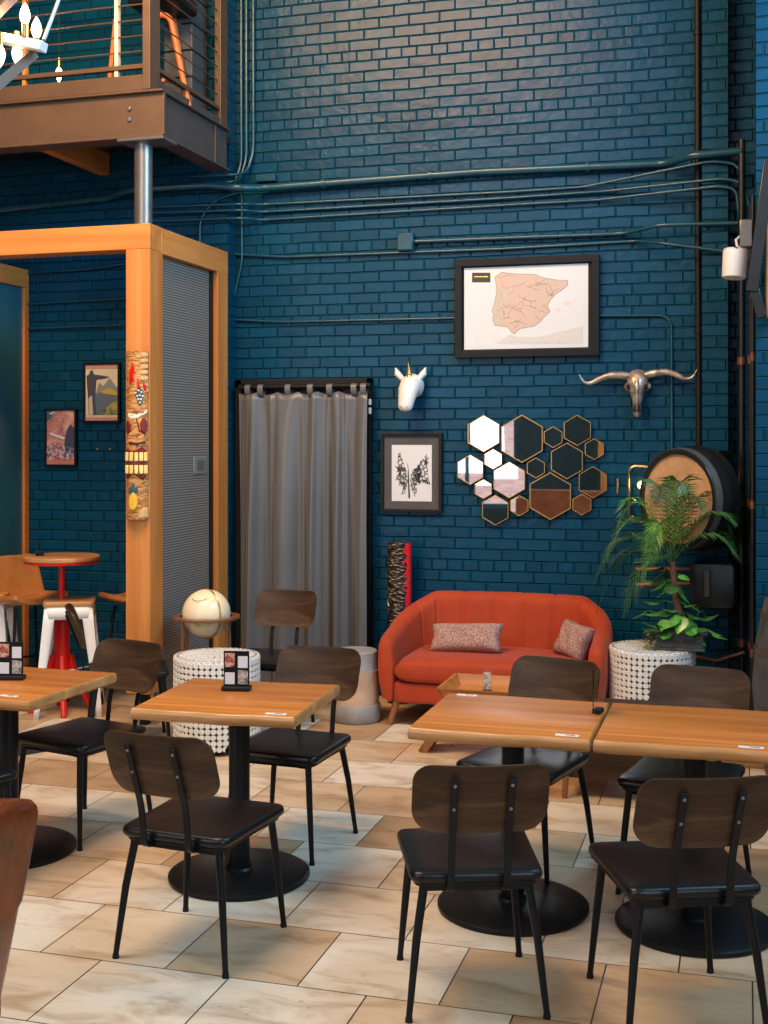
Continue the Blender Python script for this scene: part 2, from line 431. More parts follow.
m = MB(); m.bb(-30, 10, -12, YF - .2, -.2, -.1); struct(m.obj('ground_outside', M['concrete'], smooth=False))

lb = thing('leather_booth', 'long brown leather booth along the far side, visible only in the hexagon mirrors', 'booth', (-2.2, -1.7, 0))
m = MB(); m.slab(rrect(-1.1, 1.1, -.10, .10, .04), .35, 1.05, .04); m.obj('backrest', simple('booth_leather', (.22, .07, .03), .35, 0, .2), lb)
m = MB(); m.slab(rrect(-1.1, 1.1, .08, .60, .05), .12, .46, .03); m.obj('seat', D.materials['booth_leather'], lb)
rf = thing('timber_trellis', 'orange timber posts and brace by the front wall, visible only in the hexagon mirrors', 'timber frame')
for nm, p, q in (('post', (-2.05, -2.2, 0), (-2.05, -2.2, 4.4)), ('post', (-1.1, -2.2, 0), (-1.1, -2.2, 4.4)), ('brace', (-2.35, -2.2, 4.4), (-1.7, -2.2, 2.4)), ('beam', (-2.6, -2.2, 4.35), (1, -2.2, 4.35))):
    m = MB(); m.bar([p, q], .08, .06); m.obj(nm, M['fir_v'], rf, smooth=False)

# ------------------------------------------------------------------ door opening and curtain
m = MB()
dx0, dx1 = JX + .012, W(371.5, 400, 8.36)[0]; dz = W(300, 379, 8.36)[2]
m.bb(dx0, dx0 + .05, 8.345, 8.40, 0, dz); m.bb(dx1 - .035, dx1, 8.345, 8.40, 0, dz); m.bb(dx0, dx1, 8.345, 8.40, dz - .06, dz)
struct(m.obj('door_1', M['blackmat'], smooth=False, bevel=.003))
m = MB(); m.bb(dx0 + .05, dx1 - .035, 8.385, 8.40, 0, dz - .05); struct(m.obj('door_1_panel', M['black'], smooth=False))
cur = thing('curtain', 'floor-length grey tab-top curtain across the doorway in the teal brick wall', 'curtain', (0, 0, 0))
cx0, cx1, czt = -3.525, -2.545, 2.165
def cur_fn(u, v):
    x = cx0 + (cx1 - cx0) * u; z = czt - (czt - .015) * v
    w_ = u + .035 * sin(u * 9.0) + .012 * sin(u * 23) 
    a = .036 * sin(w_ * 2 * pi * 4.6 + .5) + .014 * sin(w_ * 2 * pi * 9.7 + 1 + v * .8) + .006 * sin(w_ * 2 * pi * 17 + v * 2)
    a = a * (.35 + .85 * min(1, v * 2.2)) + .012 * sin(w_ * 40) * max(0, 1 - v * 6)
    sag = .022 * abs(sin(u * 3 * pi * 2.1 + .2)) * max(0, 1 - v * 12)
    return (x + .014 * sin(w_ * 2 * pi * 4.6 + 1.3) * v + (.03 * v * (u - .2)), 8.262 - .02 * v + a, z - sag)
mc = MB(); mc.grid(cur_fn, 240, 40)
o = mc.obj('cloth', M['curtain'], cur, sharp=80)
sd = o.modifiers.new('solid', 'SOLIDIFY'); sd.thickness = .003
for px in (247.8, 260.5, 287.9, 310.3, 329.5, 353.9, 363.4):
    x = W(px, 390, 8.25)[0]
    m = MB()
    pts = [(8.262 + .026 * cos(a), 2.190 + .030 * sin(a) * (1 if sin(a) > 0 else 1.8)) for a in [2 * pi * k / 14 for k in range(14)]]
    vs = []; fs = []
    for (y, z) in pts: vs += [(x - .021, y, z), (x + .021, y, z)]
    n = len(pts)
    for k in range(n): fs.append([2 * k, 2 * k + 1, 2 * ((k + 1) % n) + 1, 2 * ((k + 1) % n)])
    m.add(vs, fs); m.obj('tab', M['curtain'], cur)
rod = MB(); rod.tube([(cx0 - .0, 8.262, 2.200), (cx1 + .02, 8.262, 2.204)], .016, 12); 
ro = thing('curtain_rod', 'black curtain rod holding the grey curtain over the doorway', 'curtain rod')
rod.obj('pole', M['black'], ro)
for x in (cx0 + .01, cx1 + .0):
    m = MB(); m.bb(x - .01, x + .01, 8.262, 8.35, 2.18, 2.225); m.obj('bracket', M['black'], ro)
for i, (a, b) in enumerate(((399, 405), (407.5, 414))):
    p = W(370.3, a, 8.34); q = W(370.3, b, 8.34)
    m = MB(); m.bb(p[0] - .010, p[0] + .008, 8.328, 8.345, q[2], p[2])
    tag(m.obj('wall_plate', M['white'], bevel=.002), ('upper' if i == 0 else 'lower') + ' small white plate on the black door frame beside the curtain', 'wall plate')

# ------------------------------------------------------------------ conduits on the brick wall
def conduit(name, pts, r, label, y=8.37, fil=.06, clips=True, mat='pipe'):
    P = [W(p[0], p[1], p[2] if len(p) > 2 else y) for p in pts]
    root = thing(name, label, 'pipe')
    m = MB(); m.tube(fillet(P, fil), r, 10); m.obj('pipe_run', M[mat], root)
    if clips:
        for i in range(len(P) - 1):
            a, b = Vector(P[i]), Vector(P[i + 1]); L = (b - a).length
            k = int(L // .75)
            for j in range(k):
                c = a.lerp(b, (j + .6) / k); d = (b - a).normalized()
                m = MB(); m.tube([c - d * .014, c + d * .014], r * 1.35, 10)
                m.obj('coupling', M[mat], root)
    return root
conduit('wall_pipe', [(-30, 213, 8.20), (108, 198, 8.20), (128, 190, 8.12), (206, 185, 8.18), (241, 188, 8.20), (262, 188, 8.33), (475, 172), (666, 163.5), (692, 155.5, 8.2), (742, 151, 8.19)], .027, 'thickest teal pipe running high across the whole brick wall', 8.35)
conduit('conduit', [(148, 207, 8.23), (242, 204, 8.23), (262, 204.5, 8.375), (508, 192), (584, 187), (711, 161, 8.22), (738, 164, 8.21), (749, 205, 8.21)], .010, 'topmost of the three thin conduits under the thick wall pipe, rising at its end', 8.375)
conduit('conduit', [(148, 213, 8.23), (242, 210, 8.23), (262, 212, 8.375), (508, 198), (608, 191), (722, 178.5, 8.22), (742, 182, 8.21), (747, 232, 8.21)], .010, 'middle one of the three thin conduits under the thick wall pipe', 8.375)
conduit('conduit', [(148, 221, 8.23), (242, 218, 8.23), (262, 220, 8.375), (508, 205), (598, 200), (720, 186, 8.22), (736, 189, 8.21), (741, 232, 8.21)], .010, 'lowest of the three thin conduits under the thick wall pipe', 8.375)
conduit('conduit', [(414, 241.5), (623, 233.6), (660, 225, 8.24), (742, 223, 8.2)], .014, 'conduit running from the junction box above the map toward the dark corner', 8.37)
conduit('conduit', [(232, 254, 8.38), (284, 257), (500, 249), (636, 241), (660, 243, 8.24), (728, 251.5, 8.2)], .011, 'conduit passing just below the junction box above the framed map', 8.38)
conduit('conduit', [(232, 319.5, 8.38), (282, 322), (457, 318), (600, 315.5), (671.5, 315.5), (672, 470)], .009, 'thin conduit behind the framed map that bends down beside the skull', 8.385, .09)
conduit('conduit', [(241.5, 195, 8.375), (242, 262, 8.375), (234, 296, 8.375)], .009, 'short vertical conduit in the wall corner beside the timber frame', 8.375)
conduit('conduit', [(199.5, 262, 8.24), (200, 218, 8.24), (216, 199, 8.24), (240, 192, 8.22)], .009, 'arched conduit above the smoked screen', 8.24, .12)
for k, (x, yb, lab) in enumerate(((241.2, 176, 'left one'), (246.3, 172, 'middle one'), (253.3, 165, 'right one'))):
    conduit('conduit', [(x, -40, 8.37), (x, yb - 12, 8.37), (x - 7, yb + 8, 8.33), (231, yb + 10, 8.22), (190, yb + 12, 8.22)], .0105, lab + ' of the three vertical conduits dropping beside the balcony', 8.37, .1)
conduit('conduit', [(20, 273, 8.245), (60, 271, 8.245), (90, 269, 8.245), (150, 260, 8.245), (200, 256, 8.245)], .011, 'upper conduit on the dark brick inside the timber enclosure', 8.245)
conduit('conduit', [(20, 304.5, 8.245), (150, 297, 8.245), (200, 294, 8.245)], .010, 'middle conduit on the dark brick inside the timber enclosure', 8.245)
conduit('conduit', [(20, 329, 8.245), (150, 324, 8.245), (200, 322, 8.245)], .009, 'lowest conduit on the dark brick inside the timber enclosure', 8.245)
p = W(405.5, 242, 8.35)
bx = MB(); bx.box((p[0], 8.365, p[2]), (.115, .07, .125)); jb = bx.obj('junction_box', M['pipe'], bevel=.006)
tag(jb, 'square teal junction box on the brick wall above the unicorn head', 'junction box')
m = MB(); m.box((p[0], 8.328, p[2]), (.10, .006, .11)); c = m.obj('cover_plate', M['pipe'], jb, bevel=.002)
p = W(266, 178, 8.36); m = MB(); m.box((p[0], 8.37, p[2]), (.15, .06, .055)); tag(m.obj('junction_box', M['pipe'], bevel=.006), 'small teal junction box on top of the thick pipe beside the corner', 'junction box')
conduit('shadow_gap_tube', [(697.5, -60, 8.34), (698, 250, 8.34), (699.5, 520, 8.34)], .021, 'straight black tube standing in for the shadow gap between skull and dark corner', 8.375, .05, True, 'blackmat')  # black tube added to draw the dark shadow gap beside the pilaster
# corner pipes in the dark recess beside the pier
for x, y, r, lab in ((-.02, 8.19, .022, 'left vertical black pipe'), (.035, 8.10, .016, 'middle vertical black pipe'), (.044, 7.80, .014, 'foremost vertical black pipe')):
    root = thing('corner_pipe', lab + ' in the dark corner beside the barrel', 'pipe')
    m = MB(); m.tube([(x, y, 0), (x, y, 3.30 if r < .02 else 3.74)], r, 12); m.obj('pipe_run', M['blackwood'], root)
    for z in (.5, 1.4, 2.3):
        m = MB(); m.tube([(x, y, z), (x, y, z + .05)], r * 1.35, 12); m.obj('coupling', M['copper'], root)

# ------------------------------------------------------------------ timber enclosure
EX = -3.605; EY = 7.035
fr = thing('timber_enclosure', 'orange fir post and beam enclosure with a ribbed smoked screen', 'timber frame')
def part_box(name, mat, parent, b, bevel=.004):
    m = MB(); m.bb(*b); return m.obj(name, mat, parent, smooth=False, bevel=bevel)
part_box('post', M['fir_v'], fr, (-3.775, EX, EY, EY + .18, .21, 3.03))
part_box('wall_post', M['fir_v'], fr, (-3.72, EX, 8.08, 8.255, 0, 3.03))
part_box('front_beam', M['fir_x'], fr, (-7.5, EX, EY, EY + .16, 3.03, 3.19))
part_box('side_beam', M['fir_y'], fr, (-3.75, EX + .001, EY + .16, 8.255, 3.02, 3.185))
part_box('post_anchor', M['black'], fr, (-3.71, -3.66, EY + .06, EY + .12, 0, .21))
part_box('screen_panel', M['screen'], fr, (-3.668, -3.652, EY + .18, 8.08, .12, 3.02), 0)
part_box('bottom_rail', M['black'], fr, (-3.69, -3.63, EY + .18, 8.08, .06, .12))
part_box('screen_edge', M['black'], fr, (-3.675, -3.64, 8.03, 8.08, .12, 3.02))
pp = thing('timber_partition', 'orange fir partition with a smoky blue panel behind the bar stools', 'partition')
PX = -5.25
part_box('panel', M['bluepanel'], pp, (PX - .05, PX - .02, 7.45, 8.2, .02, 2.98), 0)
part_box('top_beam', M['fir_y'], pp, (PX - .14, PX, 7.4, 8.255, 2.98, 3.12))
part_box('post', M['fir_v'], pp, (PX - .12, PX + .0, 8.195, 8.255, 0, 2.98))
p = (-3.628, 7.75)
tc = thing('thermostat', 'pale square thermostat showing through the smoked screen', 'thermostat', (0, 0, 0))
zc = EYE - 25 * 8.6 / FPX
m = MB(); m.box((-3.645, 7.86, zc), (.012, .20, .125)); m.obj('cover', simple('thermostat_plastic', (.22, .22, .21), .5), tc, bevel=.02)
m = MB(); m.box((-3.638, 7.86, zc), (.004, .11, .07)); m.obj('display', simple('thermostat_display', (.12, .13, .12), .3), tc)

# tiki mask hung on the post
tk = thing('tiki_mask', 'long carved tiki mask in painted bamboo hung on the orange post', 'tiki mask', (-3.688, 7.012, 1.32))
def tiki_mat():
    s = NT('carved_bamboo_paint'); v = s.coord()
    f = s.noise(s.coord((10, 10, 40)), 1.6, 4, .6, 1.2)
    s.l(s.ramp(f, [(.35, (.18, .06, .012)), (.48, (.46, .20, .055)), (.60, (.66, .38, .14))]), s.b.inputs['Base Color'])
    s.b.inputs['Roughness'].default_value = .35; s.bump(f, .8, .01); return s.mat
M['tiki'] = tiki_mat()
M['tooth'] = simple('yellow_tooth_paint', (.88, .68, .22), .35, 0, .15, 30)
M['pineapple'] = simple('orange_yellow_paint', (.9, .48, .04), .35, 0, .35, 60)
M['maroon'] = simple('maroon_paint', (.16, .012, .012), .35)
M['cream'] = simple('cream_paint', (.85, .75, .6), .4, 0, .1)
M['blueleaf'] = simple('blue_green_leaf_paint', (.03, .10, .14), .4, 0, .3, 40)
HT = 1.06; RT = .074
def onface(a, z, off=0):   # a: angle from centre, front surface of the half round body
    r = RT + off; return (r * sin(a), -r * cos(a) * .75 + .02, z)
m = MB(); m.grid(lambda u, v: onface(-pi / 2 + pi * u, HT * v), 20, 40); m.bb(-RT, RT, .018, .022, 0, HT)
m.obj('carved_body', M['tiki'], tk)
M['tikilight'] = simple('pale_carved_bamboo', (.66, .42, .18), .4, 0, .2, 30)
def relief(name, mat, pts, th=.012, z0=0):
    pts = [(min(1.45, a * .9 + .33), z) for a, z in pts]
    """closed outline on the curved face, given as (angle, height)"""
    m = MB(); n = len(pts)
    ca = sum(p[0] for p in pts) / n; cz = sum(p[1] for p in pts) / n
    vs = [onface(a, z, 0.0) for a, z in pts] + [onface(ca + (a - ca) * .8, cz + (z - cz) * .85, th) for a, z in pts] + [onface(ca, cz, th * 1.15)]
    fs = [[i, (i + 1) % n, n + (i + 1) % n, n + i] for i in range(n)] + [[n + i, n + (i + 1) % n, 2 * n] for i in range(n)]
    m.add(vs, fs); return m.obj(name, mat, tk)
def ell(a, z, ra, rz, n=18, ph=0): return [(a + ra * cos(2 * pi * k / n + ph), z + rz * sin(2 * pi * k / n + ph)) for k in range(n)]
# brow, nose and eyes
relief('brow', M['cream'], [(-1.2, .67), (-.7, .655), (0, .66), (.7, .685), (1.2, .695), (1.2, .675), (.7, .662), (0, .635), (-.7, .63), (-1.2, .65)], .006)
relief('nose', M['maroon'], [(-.45, .65), (-.1, .65), (.3, .56), (.8, .545), (.88, .475), (0, .46), (-.9, .47), (-1.0, .54), (-.6, .57)], .006)
relief('nose_bridge', M['tiki'], [(-.38, .64), (-.15, .64), (.2, .55), (.7, .53), (.78, .485), (0, .472), (-.82, .482), (-.88, .53), (-.5, .56)], .026)
relief('eye', M['maroon'], ell(.65, .59, .36, .05)); relief('eye', M['maroon'], ell(-.95, .58, .25, .05))
# mouth
mo = [(-1.25, .45), (-.5, .43), (.4, .46), (.95, .44), (1.05, .36), (.95, .27), (.5, .245), (-.4, .285), (-1.25, .25)]
relief('lip', M['maroon'], mo, .02)
for zz, h in ((.395, .055), (.315, .055)):
    for a in (-.45, -.08, .27, .60, .93):
        m = MB(); c = onface(a, zz, .022); m.box(c, (.024, .014, h), a); m.obj('tooth', M['tooth'], tk, bevel=.004)
o = relief('pineapple', M['pineapple'], ell(-.35, .115, .42, .062), .022); relief('pineapple_leaf', M['blueleaf'], [(-.75, .16), (-.85, .205), (-.55, .19), (-.4, .235), (-.2, .19), (.05, .205), (0, .16)], .02)
relief('grape_cluster', M['blueleaf'], [(-.35, .80), (.25, .835), (.6, .80), (.45, .74), (.2, .715)], .012)
for a, z in ((-.15, .795), (.1, .81), (.35, .8), (.45, .775), (-.02, .775), (.2, .78), (.3, .755), (.08, .755), (.22, .735)):
    m = MB(); c = onface(a * .9 + .33, z, .012); m.lathe([(.0001, .007), (.006, .004), (.008, 0), (.006, -.004), (.0001, -.007)], 8, c); m.obj('grape', M['cream'], tk)
for pts in ([(-.7, .95), (-.5, .99), (-.25, .96), (-.4, .90), (-.25, .86), (-.55, .87), (-.8, .84), (-.85, .9)], [(-.1, .86), (.05, .895), (.2, .85), (.3, .83), (.0, .82)], [(.5, .86), (.8, .85), (.95, .8), (.7, .81)]):
    relief('red_flower', M['red'], pts, .01)
relief('carved_base', M['tikilight'], [(.1, .01), (.2, .055), (.7, .08), (1.1, .075), (1.2, .01)], .012)
for i in range(7):
    z = .80 + i * .037
    relief('notch', M['tikilight'], [(.25, z + .0), (.3, z + .026), (1.15, z + .028), (1.15, z + .004)] if z > .86 or False else [(.7, z), (.75, z + .02), (1.2, z + .02), (1.2, z)], .008)

# ------------------------------------------------------------------ mezzanine balcony with railing
mz = thing('balcony', 'brown steel balcony with cable railing above the timber enclosure', 'balcony')
BX, BY = -3.52, 7.03
def pb(name, mat, b, bevel=.004): return part_box(name, mat, mz, b, bevel)
pb('front_beam', M['brownsteel'], (-8.8, BX, BY + .03, BY + .06, 3.75, 4.02))
pb('front_flange', M['brownsteel'], (-8.8, BX, BY, BY + .16, 4.02, 4.035)); pb('front_lower_flange', M['brownsteel'], (-8.8, BX, BY, BY + .16, 3.735, 3.75))
pb('side_beam', M['greysteel'], (BX - .06, BX - .03, BY + .06, 8.11, 3.75, 4.02))
pb('side_flange', M['greysteel'], (BX - .14, BX, BY + .16, 8.11, 4.02, 4.035)); pb('side_lower_flange', M['greysteel'], (BX - .14, BX, BY + .16, 8.11, 3.735, 3.75))
pb('toe_board', M['brownsteel'], (-8.8, BX - .085, BY + .005, BY + .025, 4.035, 4.135)); pb('side_toe_board', M['greysteel'], (BX - .105, BX - .085, BY + .025, 8.24, 4.0, 4.125))
pb('deck', M['blackwood'], (-8.8, BX - .06, BY + .06, 8.25, 3.96, 4.02))  # black deck: the shade under the balcony is put into its colour
for x in (-7.6, -6.6, -5.6, -4.6): pb('joist', M['fir_y'], (x - .04, x + .04, BY + .08, 8.25, 3.80, 3.96))
pb('stiffener', M['greysteel'], (BX - .03, BX - .015, 7.88, 7.90, 3.75, 4.02))
for z in (3.86, 3.93):
    m = MB(); m.lathe([(.0001, -.014), (.012, -.012), (.016, -.002), (.016, 0)], 12, (-3.76, BY + .03, z), Matrix.Rotation(-pi / 2, 3, 'X')); m.obj('bolt', M['steel'], mz)
pb('cap_plate', M['steel'], (-3.83, BX + .01, BY - .01, BY + .20, 3.715, 3.735))
rpx = BX - .11
pb('rail_post', M['brownsteel'], (rpx - .025, rpx + .028, BY - .002, BY + .14, 4.036, 5.3)); pb('rail_post', M['brownsteel'], (rpx - .02, rpx + .028, 8.12, 8.245, 3.99, 5.3))
pb('bottom_rail', M['brownsteel'], (-8.8, rpx - .03, BY + .04, BY + .08, 4.185, 4.215)); pb('side_bottom_rail', M['brownsteel'], (rpx - .02, rpx + .02, BY + .13, 8.17, 4.185, 4.215))
pb('top_rail', M['brownsteel'], (-8.8, rpx + .03, BY + .06, BY + .13, 5.3, 5.34)); pb('side_top_rail', M['brownsteel'], (rpx - .03, rpx + .03, BY + .13, 8.2, 5.3, 5.34))
for i in range(9):
    z = 4.30 + i * .1
    m = MB(); m.tube([(-8.8, BY + .06, z), (rpx, BY + .06, z)], .005, 6); m.obj('cable', M['brownsteel'], mz)
    m = MB(); m.tube([(rpx, BY + .13, z), (rpx, 8.17, z)], .005, 6); m.obj('side_cable', M['brownsteel'], mz)
for px in (27, 119):
    x = W(px, 40, BY + .09)[0]; pb('rail_rod', M['cream'] if px == 119 else M['fir_v'], (x - .012, x + .012, BY + .05, BY + .09, 4.035, 5.3), .002)
m = MB(); m.cyl((-3.70, 7.13, 3.19), (-3.70, 7.13, 3.715), .058, n=32)
colm = m.obj('steel_column', M['steel']); tag(colm, 'round grey steel column standing between timber beam and balcony', 'column')
m = MB()
for i in range(12): m.bb(-3.98, -3.76, 7.98, 8.24, 4.022 + i * .19, 4.022 + i * .19 + .18)
tag(m.obj('block_pillar', simple('slate_grey_block', (.06, .075, .09), .5), smooth=False, bevel=.006), 'slate grey block pillar on the balcony behind the railing', 'pillar')
# orange framed stool standing on the balcony
st = thing('balcony_stool', 'orange framed stool with black seat standing on the balcony', 'stool')
def onb(px, py, y): return Vector(W(px, py, y))
zf = 4.022
for (a, b, c, yy_) in (((130, 30), (170, 14), (191, 118), 7.62), ((135, 20), (172, 10), (186, 96), 7.95)):
    A, B, C_ = onb(*a, yy_), onb(*b, yy_), onb(*c, yy_); k = (B.z - zf) / max(.01, (B.z - C_.z)); foot = B + (C_ - B) * k
    A.z = B.z + .0; A.x = B.x - .17; f2 = Vector((A.x - .02, yy_, zf))
    m = MB(); m.tube(fillet([f2, A, B, foot], .09), .021, 10); m.obj('frame_loop', M['ladder'], st)
p = onb(171, 11, 7.78); m = MB(); m.slab([(x + p.x - .06, y + 7.78) for x, y in rrect(-.19, .19, -.19, .19, .05)], p.z + .005, p.z + .10, .02, .01); m.obj('seat', M['vinyl'], st)
m = MB(); q0, q1 = onb(163, 80, 7.62), onb(181, 84, 7.95); m.tube([q0, q1], .014, 8); m.obj('stretcher', M['ladder'], st)
m = MB(); x, y, z = W(101, 80, 7.7); m.bar([(W(107, 78, 7.7)[0], 7.7, 4.022), (W(116, 30, 7.7)[0], 7.7, 4.75)], .02, .012)
m.bar([(W(101, 0, 7.9)[0], 7.95, 4.022), (W(116, 30, 7.7)[0], 7.7, 4.75)], .02, .012)
tag(m.obj('stepladder', M['ladder'], bevel=.003), 'orange folding stepladder behind the balcony front railing', 'ladder')

def bulb_mat(name, strength):
    return simple(name, (1, .8, .5), .2, emit=(1.0, .72, .38), estr=strength)
M['bulb'] = bulb_mat('lit_candle_bulb', 9)
def bulb(parent, c, r=.034, h=.12, down=False, name='bulb'):
    k = -1 if down else 1
    prof = [(.0005, h * k), (r * .35, h * .88 * k), (r * .8, h * .62 * k), (r, h * .36 * k), (r * .72, h * .12 * k), (r * .42, 0)]
    m = MB(); m.lathe(prof, 16, c); return m.obj(name, M['bulb'], parent)
pl = thing('pendant_bulb', 'small bare glowing bulb hanging over the balcony', 'lamp', (0, 0, 0))
c = W(59, 85, 7.75); m = MB(); m.cyl((c[0], c[1], c[2] + .12), (c[0], c[1], c[2] + .19), .014, n=12); m.obj('socket', M['brass'], pl)
m = MB(); m.tube([(c[0], c[1], c[2] + .19), (c[0], c[1], ZC)], .003, 6); m.obj('cord', M['blackmat'], pl); bulb(pl, (c[0], c[1], c[2] + .12), .026, .10, True)
light('pendant_bulb_light', 'POINT', (c[0], c[1] , c[2] + .02), 9, (1, .62, .28), radius=.05)
# chandelier arm end entering at the top of the picture
ch = thing('chandelier', 'branching chandelier with white arm and glowing candle bulbs at ceiling height', 'chandelier')
def C(px, py, y=4.5): return Vector(W(px, py, y))
a, b = C(-120, 13), C(44, 47)
m = MB(); m.bar([a, b], .027, .02); m.obj('white_arm', M['white'], ch, bevel=.003)
hub = C(-60, 120, 4.2)
m = MB(); m.bar([C(34, 54, 4.55), C(-10, 92, 4.4), hub], .02, .02); m.obj('wooden_arm', M['brownsteel'], ch)
m = MB(); m.bar([C(-50, 60, 4.3), C(34, -24, 4.7)], .02, .018); m.obj('wooden_arm', M['brownsteel'], ch)
m = MB(); m.tube([C(44, 40, 4.5), C(60, -4, 4.6), C(110, -150, 4.8)], .009, 8); m.obj('hanger_rod', M['steel'], ch)
m = MB(); m.tube([C(110, -150, 4.8), (C(110, -150, 4.8).x, 4.8, ZC)], .009, 8); m.obj('stem', M['steel'], ch)
for (px, py, y, dn) in ((25, 24, 4.48, 0), (36.5, 38, 4.52, 0), (17, 45, 4.55, 1), (0, 46, 4.4, 1), (-40, 6, 4.5, 0), (-44, 25, 4.5, 1)):
    p = C(px, py, y); k = -1 if dn else 1
    m = MB(); m.cyl(p, p - Vector((0, 0, .055 * k)), .013, n=10); s_ = m.obj('socket', M['brass'], ch)
    bulb(ch, p, .0225, .09, bool(dn))

light('chandelier_light', 'POINT', tuple(C(10, 20, 4.5) + Vector((0, 0, .02))), 7, (1, .66, .34), radius=.08)

# ------------------------------------------------------------------ framed pictures
def frame(name, label, cat, X0, X1, Z0, Z1, yw, fw, fd, mat, paper_in, papermat, matmat=None):
    root = thing(name, label, cat)
    m = MB(); y0, y1 = yw - fd, yw
    m.bb(X0, X1, y0, y1, Z1 - fw, Z1); m.bb(X0, X1, y0, y1, Z0, Z0 + fw); m.bb(X0, X0 + fw, y0, y1, Z0 + fw, Z1 - fw); m.bb(X1 - fw, X1, y0, y1, Z0 + fw, Z1 - fw)
    m.obj('frame', mat, root, smooth=False, bevel=.002)
    m = MB(); m.bb(X0 + fw * .8, X1 - fw * .8, yw - fd * .45, yw - .002, Z0 + fw * .8, Z1 - fw * .8); m.obj('mount_board', matmat or M['mat_dark'], root, smooth=False)
    a0, a1, b0, b1 = paper_in; yy = yw - fd * .45
    m = MB(); m.bb(a0, a1, yy - .002, yy, b0, b1); m.obj('paper_sheet', papermat, root, smooth=False)
    return root, yy - .002
YW = 8.385
mp, yy = frame('framed_map', 'large black-framed map of a peninsula hung high on the teal wall', 'framed map', -1.938, -.942, 2.39, 3.073, 8.395, .05, .055, M['black'], (-1.875, -1.018, 2.448, 3.015), simple('pale_sea_paper', (.66, .68, .70), .4, 0, .03, 4), M['blackmat'])
def mpx(x, y): q = W(440 + x / 4.267, 250 + y / 4.267, yy); return (q[0], q[2])
def decal(name, pts, mat, parent, y, off=.0015, T=None):
    m = MB(); P = [T(*p) if T else p for p in pts]
    m.prism(P, lambda a, b, t: (a, t, b), y, y - off); return m.obj(name, mat, parent, smooth=False)
def mapmat(name, c1, c2):
    s = NT(name); f = s.noise(s.coord(), 22, 6, .7, 1.5)
    s.l(s.ramp(f, [(.3, c1), (.5, c2), (.52, tuple(x * .72 for x in c2)), (.54, c2), (.7, c1)]), s.b.inputs['Base Color']); s.b.inputs['Roughness'].default_value = .5; return s.mat
land = [(235, 115), (262, 95), (300, 100), (350, 103), (400, 103), (440, 118), (480, 125), (510, 130), (545, 130), (545, 150), (520, 170), (490, 190), (470, 215), (458, 240), (470, 262), (440, 290), (430, 305), (400, 325), (340, 335), (318, 358), (305, 350), (290, 328), (270, 325), (232, 320), (225, 290), (230, 270), (222, 265), (232, 230), (240, 190), (240, 150)]
decal('land', land, mapmat('pink_land_ink', (.54, .38, .32), (.62, .46, .39)), mp, yy, T=mpx)
decal('west_land', [(240, 160), (290, 158), (285, 200), (270, 235), (272, 290), (270, 324), (232, 319), (226, 290), (231, 270), (223, 265), (233, 230), (241, 190)], mapmat('sage_land_ink', (.52, .50, .40), (.56, .47, .37)), mp, yy - .001, T=mpx)
decal('south_land', [(240, 398), (300, 360), (330, 370), (420, 372), (520, 345), (610, 325), (612, 400)], mapmat('faint_land_ink', (.58, .57, .54), (.62, .60, .58)), mp, yy, T=mpx)
for q in ([(527, 222), (545, 216), (560, 222), (548, 238), (532, 234)], [(565, 208), (580, 210), (578, 217), (568, 214)], [(497, 250), (508, 246), (510, 258), (500, 262)]): decal('island', q, mapmat('island_ink', (.60, .55, .5), (.7, .62, .55)), mp, yy, T=mpx)
decal('title_box', [(137, 97), (215, 97), (215, 138), (137, 138)], simple('dark_title_ink', (.035, .03, .025), .5), mp, yy, T=mpx)
decal('title_box_rule', [(147, 112), (205, 112), (205, 116), (147, 116)], M['gold'], mp, yy - .0015, T=mpx)
rnd = random.Random(3)
roads = MB()
def inside(x, y, poly):
    c = False; j = len(poly) - 1
    for i in range(len(poly)):
        (xi, yi), (xj, yj) = poly[i], poly[j]
        if (yi > y) != (yj > y) and x < (xj - xi) * (y - yi) / (yj - yi) + xi: c = not c
        j = i
    return c
for k in range(46):
    while True:
        x, y = rnd.uniform(230, 540), rnd.uniform(100, 350)
        if inside(x, y, land): break
    an = rnd.uniform(0, pi); pts = [(x, y)]
    for j in range(7):
        an += rnd.uniform(-.6, .6); x += 9 * cos(an); y += 6 * sin(an)
        if not inside(x, y, land): break
        pts.append((x, y))
    if len(pts) > 2: roads.tube([(mpx(*q)[0], yy - .002, mpx(*q)[1]) for q in pts], .0011, 4)
for i in range(len(land)):
    a, b = land[i], land[(i + 1) % len(land)]; roads.tube([(mpx(*a)[0], yy - .002, mpx(*a)[1]), (mpx(*b)[0], yy - .002, mpx(*b)[1])], .0013, 4)
roads.obj('printed_lines', simple('brown_map_ink', (.35, .24, .18), .6), mp, smooth=False)

bf, yy = frame('framed_butterfly_print', 'black-framed black and white butterfly print with wide dark mount', 'framed print', -2.481, -2.034, 1.31, 1.873, 8.395, .022, .035, M['black'], (-2.402, -2.11, 1.388, 1.785), M['paper'])
def bpx(x, y): q = W(370 + x / 5.689, 350 + y / 5.689, yy); return (q[0], q[2])
def inkmat():
    s = NT('engraved_ink'); v = s.n('ShaderNodeTexVoronoi', feature='DISTANCE_TO_EDGE'); v.inputs['Scale'].default_value = 46; s.l(s.coord((1, 1, .6), rot=(0, .6, 0)), v.inputs['Vector'])
    s.l(s.ramp(v.outputs['Distance'], [(.06, (.02, .02, .022)), (.10, (.45, .45, .47)), (.25, (.70, .71, .72))]), s.b.inputs['Base Color']); s.b.inputs['Roughness'].default_value = .6; return s.mat
ink = inkmat()
decal('left_wing', [(215, 745), (212, 700), (185, 625), (178, 582), (160, 590), (156, 640), (150, 665), (165, 700), (158, 720), (165, 770), (190, 775), (178, 820), (200, 815)], ink, bf, yy, T=bpx)
